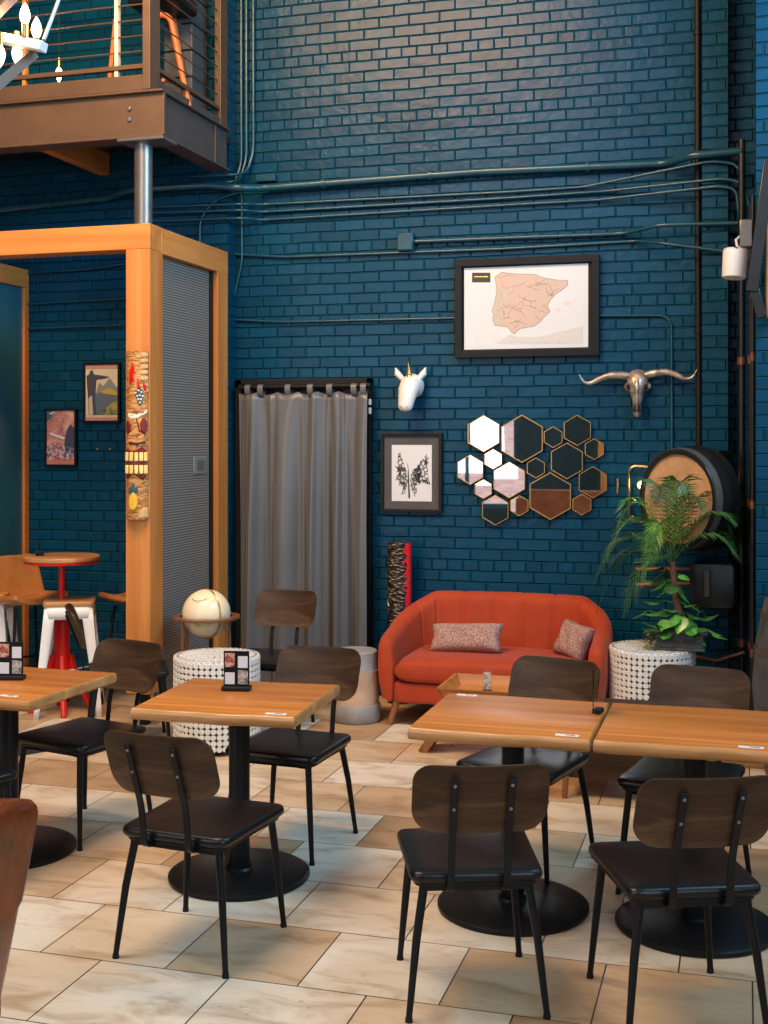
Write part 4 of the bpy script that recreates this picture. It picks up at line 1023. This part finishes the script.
# ------------------------------------------------------------------ dining chairs
def chair(label):
    root = thing('dining_chair', label, 'chair', group=None)
    out = []
    base = [(.212, -.225), (.226, .235), (-.226, .235), (-.212, -.225)]
    # rounded trapezoid
    def rc(p, q, r_, rad):
        p, q, r_ = Vector(p), Vector(q), Vector(r_); a = (p - q).normalized() * rad; b = (r_ - q).normalized() * rad
        return [tuple((q + a) * (1 - t) ** 2 + q * 2 * t * (1 - t) + (q + b) * t * t) for t in [k / 6 for k in range(7)]]
    for i in range(4):
        q = base[i]; p = base[i - 1]; r_ = base[(i + 1) % 4]; out += rc(p, q, r_, .045)
    dense = []
    for i in range(len(out)):
        a, b = Vector(out[i]), Vector(out[(i + 1) % len(out)]); k = max(1, int((b - a).length / .04))
        dense += [tuple(a.lerp(b, j / k)) for j in range(k)]
    m = MB(); m.slab(dense, .425, .462, .017, .007); m.obj('seat', M['vinyl'], root, sharp=80)
    m = MB(); m.slab([(a * .93, b * .93) for a, b in dense], .412, .428, .003); m.obj('seat_pan', M['black'], root)
    for sx in (-1, 1):
        m = MB(); m.tube([(sx * .165, -.185, .42), (sx * .192, -.208, .25), (sx * .218, -.232, .012)], [.0145, .0135, .010], 14); l = m.obj('leg', M['black'], root)
        m = MB(); m.cyl((sx * .218, -.232, 0), (sx * .218, -.232, .016), .0125, .011, n=14); m.obj('foot_cap', M['blackmat'], l)
        m = MB(); m.tube([(sx * .175, .195, .42), (sx * .19, .213, .25), (sx * .21, .232, .012)], [.0145, .0135, .010], 14); l = m.obj('leg', M['black'], root)
        m = MB(); m.cyl((sx * .21, .232, 0), (sx * .21, .232, .016), .0125, .011, n=14); m.obj('foot_cap', M['blackmat'], l)
        pts = fillet([(sx * .088, -.05, .408), (sx * .088, -.252, .408), (sx * .088, -.272, .56), (sx * .088, -.362, .792)], .035)
        m = MB(); m.bar(pts, .0115, .0045, up=(0, 0, 1)); bb_ = m.obj('back_bar', M['black'], root, bevel=.0015)
        for z, y in ((.770, -.3585), (.69, -.3275)):
            m = MB(); m.lathe([(.0001, -.004), (.005, -.003), (.006, 0)], 10, (sx * .088, y, z), Matrix.Rotation(-pi / 2, 3, 'X')); m.obj('screw', M['steel'], bb_)
    m = MB(); m.bar([(0, -.195, .405), (.17, -.195, .405), (.17, .19, .405), (-.17, .19, .405), (-.17, -.195, .405), (0, -.195, .405)], .009, .009); m.obj('seat_frame', M['black'], root)
    # curved plywood backrest
    Wb, Hb, t_ = .213, .115, .011
    def hwid(v):
        r_ = .075 if v < 0 else .06; a = abs(v) * Hb
        return Wb if a < Hb - r_ else Wb - r_ + sqrt(max(0, r_ * r_ - (a - Hb + r_) ** 2))
    def face(sg):
        def f(u, v):
            vv = v * 2 - 1; uu = u * 2 - 1
            vv = sin(vv * pi / 2); x = uu * hwid(vv)
            z = vv * Hb + .012 * (x / Wb) ** 2 * 0
            y = .035 * (x / Wb) ** 2
            y += sg * t_ / 2
            return (x, y - .385 * (z) , z)
        return f
    m = MB(); m.grid(face(1), 26, 20); m.grid(face(-1), 26, 20)
    NN = 27 * 21
    def idx(i, j): return i * 21 + j
    loop = [idx(i, 0) for i in range(26)] + [idx(26, j) for j in range(20)] + [idx(i, 20) for i in range(26, 0, -1)] + [idx(0, j) for j in range(20, 0, -1)]
    for k in range(len(loop)):
        a, b = loop[k], loop[(k + 1) % len(loop)]; m.f.append([a, b, b + NN, a + NN]); m.m.append(0)
    m.obj('backrest', M['walnut'], root, sharp=50, loc=(0, -.318, .716))
    return root
R_ = radians
CA = chair('dining chair seen from behind, pulled to the near side of the globe-side table')
CA.location = (-1.885, 4.095, 0); CA.rotation_euler = (0, 0, R_(-5))
dup(CA, (-.883, 4.005, 0), R_(20), 'dining chair seen from behind, angled before the table that is nearer the sofa')
dup(CA, (-.222, 4.055, 0), R_(22), 'dining chair seen from behind at the table beside the dark corner')
dup(CA, (-1.968, 5.215, 0), R_(180 - 5), 'dining chair facing the camera between the menu-holder table and round side table')
dup(CA, (-2.975, 5.13, 0), R_(180 - 14.5), 'dining chair facing the camera in front of the timber post')
dup(CA, (-.905, 5.235, 0), R_(180 - 16), 'dining chair facing the camera in front of the sofa and coffee table')
dup(CA, (-.24, 5.19, 0), R_(180 - 10), 'dining chair facing the camera in front of the palm drum table')
dup(CA, (-2.90, 7.26, 0), R_(180 - 2), 'farthest dining chair, standing alone against the grey curtain')
dup(CA, (-3.56, 6.66, 0), R_(-59), 'dining chair turned edge-on in front of the white bar stool')
dup(CA, (-3.15, 4.29, 0), R_(-20), 'partly hidden dining chair under the table behind the leather armchair')

# ------------------------------------------------------------------ menu holders and number stands
def menu(label, x, y, z, rz):
    root = thing('menu_holder', label, 'menu holder', (x, y, z), rz)
    m = MB(); m.slab(rrect(-.062, .062, -.03, .03, .006), 0, .016, .004); m.obj('foot', M['blackmat'], root)
    m = MB(); m.bb(-.055, .055, -.004, .004, .014, .165); m.obj('board', M['black'], root, smooth=False, bevel=.001)
    k = 0
    for i, (a, b) in enumerate(((-.052, .095), (.004, .092), (-.052, .022), (.004, .022))):
        mt = M['paper'] if i in (1, 2) else pmat('photo_print_%d' % i, [(.35, (.03, .02, .03)), (.5, (.45, .12, .08)), (.6, (.62, .42, .3))] if i == 0 else [(.35, (.04, .04, .05)), (.5, (.35, .32, .30)), (.6, (.6, .55, .5))], 40)
        m = MB(); m.bb(a + .003, a + .045, -.0055, -.004, b + .002, b + (.052 if i in (1, 2) else .062)); o = m.obj('card' if i in (1, 2) else 'photo', mt, root, smooth=False)
    return root
menu('black menu holder with four panels standing on the globe-side table', -2.085, 4.865, .7535, R_(12))
menu('black menu holder with four panels on the table behind the leather armchair', -3.145, 4.80, .7535, R_(14))
def stand(label, x, y, z, rz, h=.13, w_=.07, paper=False):
    root = thing('number_stand', label, 'table stand', (x, y, z), rz)
    m = MB(); m.box((0, 0, .009), (.045, .034, .018)); m.obj('foot', M['blackmat'], root, bevel=.002)
    m = MB(); m.bb(-w_ / 2, w_ / 2, -.002, .002, .014, .014 + h); m.obj('clear_plate', M['acrylic'], root, smooth=False)
    if paper:
        m = MB(); m.bb(-w_ / 2 + .005, w_ / 2 - .005, -.004, -.002, .02, .014 + h * .8); m.obj('insert', pmat('leaflet_print', [(.4, (.25, .22, .2)), (.55, (.6, .58, .55)), (.7, (.8, .8, .8))], 30), root, smooth=False)
    return root
q = F(598, 713, .752)
stand('clear acrylic stand with black foot on the seam of the joined tables', q[0], q[1] - .0, .7535, R_(75), .16, .10)
q = F(484.5, 689, .40)
stand('small clear stand holding a leaflet on the coffee table tray', q[0] + .01, q[1] + .03, .373, R_(-10), .13, .055, True)

# ------------------------------------------------------------------ bar corner: table, stools, leather chairs
BTX, BTY = -4.40, 7.31
bt = thing('bar_table', 'tall red bar table with small round wooden top', 'table', (BTX, BTY, 0))
m = MB(); m.slab([(.252 * cos(2 * pi * k / 48), .252 * sin(2 * pi * k / 48)) for k in range(48)], 1.015, 1.045, .006); m.obj('round_top', M['topedge'], bt)
m = MB(); m.lathe([(.001, .998), (.245, .998), (.247, 1.003), (.247, 1.015), (.001, 1.015)], 48); m.obj('red_rim', M['red'], bt)
m = MB(); m.cyl((0, 0, .60), (0, 0, 1.0), .020, n=16); m.obj('upper_pole', M['red'], bt)
m = MB(); m.tube([(0, 0, .25), (0, 0, .60), (0, 0, .66), (0, 0, .69)], [.058, .05, .042, .02], 20); m.obj('flared_column', M['red'], bt)
for k in range(4):
    a = radians(35 + 90 * k)
    m = MB(); m.tube([(.05 * cos(a), .05 * sin(a), .38), (.10 * cos(a), .10 * sin(a), .2), (.20 * cos(a), .20 * sin(a), 0)], [.026, .024, .02], 8); m.obj('leg', M['red'], bt)
q = W(42, 553, 7.28); stand('clear number stand with dark foot on the round bar table', q[0], 7.25, 1.047, R_(60), .12, .06)
def stool(label, x, y, rz):
    root = thing('bar_stool', label, 'bar stool', (x, y, 0), rz)
    m = MB(); m.slab(rrect(-.165, .165, -.165, .165, .03), .725, .755, .006); m.obj('wooden_seat', M['topedge'], root)
    m = MB(); 
    b0 = rrect(-.158, .158, -.158, .158, .035); vs = [(a, b, .724) for a, b in b0] + [(a * 1.02, b * 1.02, .64) for a, b in b0]; n = len(b0)
    m.add(vs, [[i, (i + 1) % n, n + (i + 1) % n, n + i] for i in range(n)]); o = m.obj('seat_skirt', M['white'], root); o.modifiers.new('s', 'SOLIDIFY').thickness = .003
    for sx in (-1, 1):
        for sy in (-1, 1):
            p0 = Vector((sx * .155, sy * .155, .71)); p1 = Vector((sx * .22, sy * .22, 0))
            m = MB()
            def leg(u, v):
                c = p0.lerp(p1, u); wd = .075 - .040 * u
                if v < .5: return c + Vector((-sx * wd * (1 - v * 2), 0, 0))
                return c + Vector((0, -sy * wd * (v * 2 - 1), 0))
            m.grid(leg, 8, 4); o = m.obj('leg', M['white'], root); o.modifiers.new('s', 'SOLIDIFY').thickness = .004
    m = MB(); m.bar([(-.17, -.17, .28), (.17, .17, .28)], .010, .003); m.bar([(.17, -.17, .28), (-.17, .17, .28)], .010, .003); m.obj('cross_brace', M['white'], root)
    return root
q = F(70, 599, .755)
s0 = stool('white metal bar stool with wooden seat in front of the red table', q[0], q[1], R_(27))
q2 = F(-14, 592, .755)
dup(s0, (q2[0], q2[1], 0), R_(20), 'white metal bar stool with wooden seat, cut by the picture edge')
def barchair(label, x, y, rz):
    root = thing('leather_bar_chair', label, 'bar chair', (x, y, 0), rz)
    # bucket: seat flows into the back (facing +Y)
    def sh(u, v):
        x_ = (u - .5) * 2; k = abs(x_)
        if v < .5: t = v / .5; y_, z_ = .24 - .40 * t, .70 - .03 * sin(pi * t * .5)
        else: t = (v - .5) / .5; y_, z_ = -.16 - .10 * sin(t * 1.3), .67 + .33 * t
        wd = .235 if v < .5 else .235 - .03 * ((v - .5) * 2) ** 2
        wd *= 1 - .12 * max(0, (.12 - v) / .12) ** 2
        corner = 1 - .25 * max(0, (v - .9) / .1) ** 2
        lift = .05 * k ** 3 * (1 if v < .5 else .4)
        fwd = .06 * k ** 3 * max(0, (v - .45) * 1.6)
        return (x_ * wd * corner, y_ + fwd, z_ + (lift if v < .6 else lift * .5))
    m = MB(); m.grid(sh, 20, 30); o = m.obj('bucket_seat', M['leather'], root); sd = o.modifiers.new('s', 'SOLIDIFY'); sd.thickness = .035; o.modifiers.new('b', 'BEVEL').width = .01
    for sx in (-1, 1):
        for sy in (-1, 1):
            m = MB(); m.tube([(sx * .15, sy * .13, .68), (sx * .21, sy * .20, 0)], .011, 8); m.obj('leg', M['black'], root)
    m = MB(); P = [(-.185, -.17, .28), (.185, -.17, .28), (.185, .17, .28), (-.185, .17, .28), (-.185, -.17, .28)]; m.tube(P, .008, 6); m.obj('footrest', M['black'], root)
    return root
b0 = barchair('tan leather bar chair with rounded back left of the red bar table', -4.80, 7.50, R_(-118))
dup(b0, (-4.02, 7.75, 0), R_(80), 'tan leather bar chair mostly hidden behind the timber post')

# floor mat
fm = thing('floor_mat', 'black floor mat with white lettering near the bar stools', 'mat', (0, 0, 0))
P = [F(58, 750), F(24, 755.5), F(-60, 765), F(-60, 737), F(38, 739)]
m = MB(); m.prism([(p[0], p[1]) for p in P], lambda a, b, t: (a, b, t), 0.001, .008); m.obj('mat_body', M['rug'], fm, smooth=False)
m = MB(); 
for (a, b) in (((0, 741.5), (3, 743)), ((0, 746), (6, 747)), ((5.5, 744), (6.5, 748)), ((0, 752), (6, 753)), ((5.5, 750), (6.5, 754)), ((33, 739.5), (40, 742))):
    p, q = F(*a), F(*b); m.bar([(p[0], p[1], .009), (q[0], q[1], .009)], .014, .0008, up=(0, 0, 1))
m.obj('lettering', M['paper'], fm)

# ------------------------------------------------------------------ leather armchair at the near edge
ac = thing('leather_armchair', 'brown leather armchair with tall back nearest the camera', 'armchair', (-2.025, 2.86, 0), 0)
def acb(u, v):
    # back shell, outer face toward +x; u along y, v height loop
    a = 2 * pi * u; c_, s_ = cos(a), sin(a)
    z = .10 + .70 * v
    wy = .30 - .09 * (1 - v) ** 1.2 - .0 ; th = .062
    topr = sqrt(max(0, 1 - max(0, (v - .90) / .10) ** 2)) * .45 + .55 if v > .9 else 1
    y = wy * (abs(s_) ** .45) * (1 if s_ > 0 else -1) * topr; x = th * (abs(c_) ** .6) * (1 if c_ > 0 else -1) * topr
    return (x + .02 - .10 * (1 - v) + .010 * sin(abs(y) * 30) * (1 if v > .55 else .2), y, z + .012 * cos(y * 5))
m = MB(); m.grid(acb, 48, 36, cu=True); m.f.append([i * 37 + 36 for i in range(48)]); m.m.append(0); m.f.append([i * 37 for i in range(48)][::-1]); m.m.append(0)
m.obj('back', M['leatherb'], ac, sharp=70)
m = MB(); m.slab(rrect(-.62, -.08, -.26, .26, .05), .24, .43, .03, .02); m.obj('seat_cushion', M['leatherb'], ac)
m = MB(); m.slab(rrect(-.64, -.06, -.30, .30, .04), .12, .25, .02); m.obj('base', M['leatherb'], ac)
for s_ in (-1, 1):
    m = MB(); m.slab(rrect(-.60, -.06, .26 * s_ - .045, .26 * s_ + .045, .04), .20, .58, .03); m.obj('arm', M['leatherb'], ac)
    for x in (-.58, -.08): m = MB(); m.tube([(x, s_ * .24, .13), (x, s_ * .25, 0)], [.022, .014], 10); m.obj('leg', M['sofaleg'], ac)

# ------------------------------------------------------------------ barrel on the pier
hc = W(676.5, 499, 7.80)
nv = Vector((-.62, -.78, 0)).normalized()
bz = thing('wall_barrel', 'half wine barrel with pale head mounted sideways behind the palm', 'barrel', hc, atan2(nv.y, nv.x) )
Mx = Matrix.Rotation(pi / 2, 3, 'Y')   # lathe axis +Z -> +X
def bar_(prof, name, mat, sub=bz, n=56): m = MB(); prof = [(a * .955, b) for a, b in prof]; m.lathe(prof, n, (0, 0, 0), Mx); return m.obj(name, mat, sub)
bar_([(.001, -.018), (.292, -.018), (.292, -.03)], 'head', M['barrelhead'])
bar_([(.292, -.03), (.292, .0), (.300, .004), (.318, .003), (.322, -.004), (.332, -.08), (.340, -.16), (.342, -.21), (.001, -.21)], 'staves', M['blackwood'])
bar_([(.3235, -.004), (.3255, -.004), (.3335, -.05), (.331, -.05)], 'hoop', M['steel']); bar_([(.3365, -.11), (.341, -.11), (.345, -.15), (.341, -.15)], 'hoop', M['blackmat'])
m = MB(); m.bb(-.34, -.20, -.16, .16, -.3, .3); m.obj('wall_bracket', M['blackmat'], bz, bevel=.004)

# black meter box with copper pipes under the barrel
mb = thing('meter_box', 'black rounded metal box with brown pipes below the barrel', 'meter box')
a = W(715, 563, 8.0); b = W(736, 610, 8.0)
m = MB(); m.slab(rrect(W(690, 0, 8.0)[0], b[0], b[2], a[2], .04), 0, .25, .02)
o = m.obj('box', M['blackwood'], mb, loc=(0, 8.25, 0), rot=(pi / 2, 0, 0))
for py in (570, 585):
    p0, p1 = W(636, py, 8.12), W(706, py + 1, 7.97)
    m = MB(); m.tube([p0, (p1[0], p0[1], p1[2])], .017, 12); m.obj('copper_pipe', M['copper'], mb)
p = W(707, 583, 8.0); m = MB(); m.box((p[0], 7.985, p[2]), (.035, .03, .17)); m.obj('flange', M['greysteel'], mb, bevel=.004)
p0, p1 = W(688, 655, 8.15), W(745, 652, 8.1)
m = MB(); m.tube([p0, ((p0[0] + p1[0]) / 2, 8.15, p0[2] - .03), p1], .012, 10); m.obj('lower_pipe', M['copper'], mb)
# brass framed wall sconce beside the barrel
sc = thing('wall_sconce', 'brass arched wall sconce glowing beside the barrel', 'wall lamp')
p0, p1 = W(629, 466, 8.36), W(651, 522, 8.36)
rim = rrect(p0[0], p1[0], p1[2], p0[2], .045, 6)
m = MB(); m.tube([(a, 8.36, b) for a, b in rim + [rim[0]]], .0075, 8, cap=False); m.obj('brass_frame', M['brass'], sc)
cxs = (p0[0] + p1[0]) / 2 + .01; m = MB(); m.lathe([(.0001, .03), (.02, .02), (.028, 0), (.02, -.02), (.0001, -.03)], 14, (cxs, 8.34, (p0[2] + p1[2]) / 2 + .06)); m.obj('bulb', simple('warm_sconce_bulb', (1, .8, .4), .3, emit=(1, .75, .25), estr=2.5), sc)
light('sconce_light', 'POINT', (cxs, 8.30, (p0[2] + p1[2]) / 2 + .06), 1.2, (1, .75, .3), radius=.03)
p = W(617.5, 486, 8.385); m = MB(); m.bb(p[0] - .006, p[0] + .006, 8.38, 8.395, p[2] - .05, p[2] + .05); tag(m.obj('brass_strip', M['brass'], bevel=.002), 'tiny vertical brass strip on the brick beside the hexagon mirrors', 'wall strip')

# ------------------------------------------------------------------ potted palm
pt = thing('potted_palm', 'small palm with trailing pothos in dark carved planter on shell table', 'plant', (W(680, 640, 7.72)[0] , 7.70, .547))
PZ = (690 - 440) and 0
# planter box 0.33 wide
def planter_fn(): 
    m = MB(); w2, w3, h = .150, .165, .125
    for (a, z0, z1) in ((w2, 0, .018), (w2 - .008, .018, .100), (w3, .100, h)): m.bb(-a, a, -a * .55, a * .55, z0, z1)
    return m
o = planter_fn().obj('planter', M['stonepot'], pt, bevel=.004)
m = MB()
for k in range(9):
    x = -.118 + k * .0295
    m.tube([(x + .011 * cos(a), -.084, .058 + .018 * sin(a)) for a in [2 * pi * j / 12 for j in range(13)]], .0035, 6, cap=False)
    m.lathe([(.0001, .008), (.007, 0), (.0001, -.008)], 6, (x, -.083, .058))
m.obj('carved_scroll', M['stonepot'], o)
m = MB(); m.slab(rrect(-.14, .14, -.075, .075, .01), .095, .118, .004, .008); m.obj('soil', simple('dark_soil', (.03, .02, .012), .9, 0, .4, 60, .8, 80), pt)
TP = [Vector((.005, 0, .11)), Vector((-.005, 0, .22)), Vector((-.03, 0, .36)), Vector((-.045, 0, .53))]
m = MB(); pts = []; rad = []
for k in range(28):
    t = k / 27; pts.append(spl([tuple(p) for p in TP], t)); rad.append((.027 - .010 * t) * (1 + .12 * (k % 2)))
m.tube(pts, rad, 12); m.obj('trunk', M['trunk'], pt)
def frond(base, az, length, rise, droop, seed, lw=.085, name='frond'):
    rn = random.Random(seed); m = MB(); N = 20; sp = []
    dirh = Vector((cos(az), sin(az), 0))
    for k in range(N + 1):
        t = k / N; sp.append(base + dirh * (length * (t - .10 * t * t)) + Vector((0, 0, rise * 1.25 * t * (1.7 - t) - droop * t ** 2.6)))
    m.tube(sp, [.0035 * (1 - .8 * k / N) + .0004 for k in range(N + 1)], 5)
    for k in range(3, N + 1):
        t = k / N; T = (sp[k] - sp[k - 1]).normalized(); sd_ = T.cross(Vector((0, 0, 1))).normalized(); up = sd_.cross(T)
        L = lw * 2.3 * (sin(pi * min(1, .12 + t * .86)) ** .7) * rn.uniform(.85, 1.1)
        for sg in (-1, 1):
            for hh in (0, .5):
                b = sp[k - 1].lerp(sp[k], hh)
                d = (sd_ * sg * .78 + T * (.55 + .4 * t) + up * rn.uniform(-.02, .22)).normalized()
                tip = b + d * L + Vector((0, 0, -.28 * L)); mid = b + d * L * .5 + Vector((0, 0, .02 * L)); wv = T * .0046
                m.add([b - wv * .5, b + wv * .5, mid + wv, mid - wv, tip], [[0, 1, 2, 3], [3, 2, 4]])
    return m.obj(name, M['green2'] if seed % 4 == 0 else M['green'], pt, sharp=180)
top = TP[-1]
FR = [(a_, b_ * 1.1, c_ * 1.08, d_) for a_, b_, c_, d_ in [(182, .50, .30, .48), (200, .44, .42, .44), (165, .50, .18, .52), (175, .36, .52, .36), (215, .34, .10, .42), (10, .38, .42, .30), (-15, .42, .26, .22), (60, .24, .62, .06), (290, .22, .58, .14), (320, .26, .46, .12), (120, .24, .56, .20), (240, .26, .36, .36), (345, .40, .34, .10)]]
for i, (az, L, rise, dr) in enumerate(FR): frond(top + Vector((0, 0, -.02 + .003 * i)), radians(az), L, rise, dr, i + 1)
def leaf(base, az, stem, size, tilt, seed, mt):
    mt = M['green'] if seed % 3 == 1 and seed < 50 else mt
    rn = random.Random(seed); m = MB(); d = Vector((cos(az), sin(az), 0)); j = base + d * stem[0] + Vector((0, 0, stem[1]))
    m.tube([base, base.lerp(j, .5) + Vector((0, 0, abs(stem[1]) * .3 + .01)), j], .0022, 5)
    s_ = Vector((-d.y, d.x, 0)); T = (d * cos(tilt) + Vector((0, 0, sin(tilt)))).normalized(); n = s_.cross(T)
    out = [(0, 0), (-.10, .22), (.02, .44), (.25, .52), (.5, .42), (.75, .22), (1.0, 0)]
    vs = []; 
    for a, b in out: vs.append(j + T * a * size - n * (.15 * a * a * size))
    for sg in (-1, 1):
        for a, b in out: vs.append(j + T * a * size + s_ * sg * b * size * .85 - n * ((.15 * a * a - b * .22) * size))
    k = len(out); fs = []
    for q in range(k - 1):
        fs.append([q, q + 1, k + q + 1, k + q]); fs.append([q, q + 1, 2 * k + q + 1, 2 * k + q])
    m.add(vs, fs); o = m.obj('leaf', mt, pt, sharp=180); return o
rn = random.Random(11)
for i in range(56):
    az = rn.uniform(0, 2 * pi) if i % 3 else rn.choice((pi + rn.uniform(-.8, .6), rn.uniform(-.9, .5)))
    hgt = rn.choice((.12, .15, .23, .28, .34, .41)) if i % 2 else .12
    b = Vector((rn.uniform(-.09, .09), rn.uniform(-.05, .03), .12)) if hgt < .2 else Vector((-.03 + rn.uniform(-.02, .02), -.01, hgt))
    leaf(b, az, (rn.uniform(.05, .13), rn.uniform(-.02, .12)), rn.uniform(.08, .13), rn.uniform(-1.2, .1), i, M['green2'])
for i in range(22):
    leaf(Vector((-.15 + rn.uniform(-.03, .03), -.03, .06 + rn.uniform(0, .06))), rn.uniform(2.4, 4.4), (rn.uniform(.01, .07), rn.uniform(-.05, .02)), .035, rn.uniform(-1.2, 0), i + 50, simple('olive_small_leaf_%d' % i, (.16, .17, .03), .5) if i == 0 else D.materials['olive_small_leaf_0'])

# ------------------------------------------------------------------ spotlight and timber brace at the corner
sl = thing('spotlight', 'white cylindrical spotlight on a bracket high in the dark corner', 'spotlight')
c = Vector(W(735, 264, 7.6)); ax = Vector((-.10, -.45, .10)).normalized()
up_ = Vector((.08, .1, 1)).normalized(); h_ = .085
m = MB(); m.tube([c - up_ * h_, c - up_ * (h_ - .008), c + up_ * (h_ - .012), c + up_ * h_, c + up_ * (h_ - .015)], [.066, .070, .076, .074, .066], 32); m.obj('lamp_body', M['white'], sl)
q = Vector(W(746, 234, 7.7)); m = MB(); m.box(q, (.075, .08, .165)); m.obj('ballast_box', M['steel'], sl, bevel=.006)
m = MB(); m.tube([c + up_ * .06 + Vector((.06, .03, 0)), Vector(W(737, 246, 7.62)), Vector(W(736, 240, 7.66)), q + Vector((-.02, 0, 0))], .008, 8); m.obj('arm', M['white'], sl)
q3 = Vector(W(752, 264, 7.7)); m = MB(); m.box(q3, (.10, .06, .09)); m.obj('mounting_block', M['tanwood'], sl, bevel=.006)
br_ = thing('timber_brace', 'dark diagonal timber brace with orange wood board in the window corner', 'timber brace')
m = MB(); m.bar([Vector(W(770, 160, 7.4)), Vector(W(752, 292, 7.4))], .032, .035); m.obj('diagonal', M['blackwood'], br_, bevel=.006)
m = MB(); m.bar([Vector(W(770, 190, 7.48)), Vector(W(769, 318, 7.48))], .05, .02); m.obj('board', M['fir_v'], br_, bevel=.006)
m = MB(); m.bar([Vector(W(753, 285, 7.40)), Vector(W(762, 318, 7.40))], .022, .03); m.obj('lower_block', M['blackwood'], br_, bevel=.006)

# upright dark barrel in the corner, half hidden by the picture edge
ub = thing('upright_barrel', 'dark weathered upright barrel standing beside the window behind the tables', 'barrel', (.385, 7.05, 0))
prof = [(.001, .0), (.28, 0), (.285, .02), (.33, .25), (.35, .48), (.33, .72), (.285, .95), (.27, .965), (.262, .94), (.001, .94)]
m = MB(); m.lathe(prof, 48); m.obj('staves', simple('weathered_dark_oak', (.06, .07, .075), .5, 0, .4, 12, .5, 30), ub)
for z, r_ in ((.10, .304), (.28, .336), (.68, .337), (.87, .303)):
    m = MB(); m.lathe([(r_, z - .02), (r_ + .004, z - .018), (r_ + .004, z + .018), (r_, z + .02)], 48); m.obj('hoop', M['greysteel'], ub)
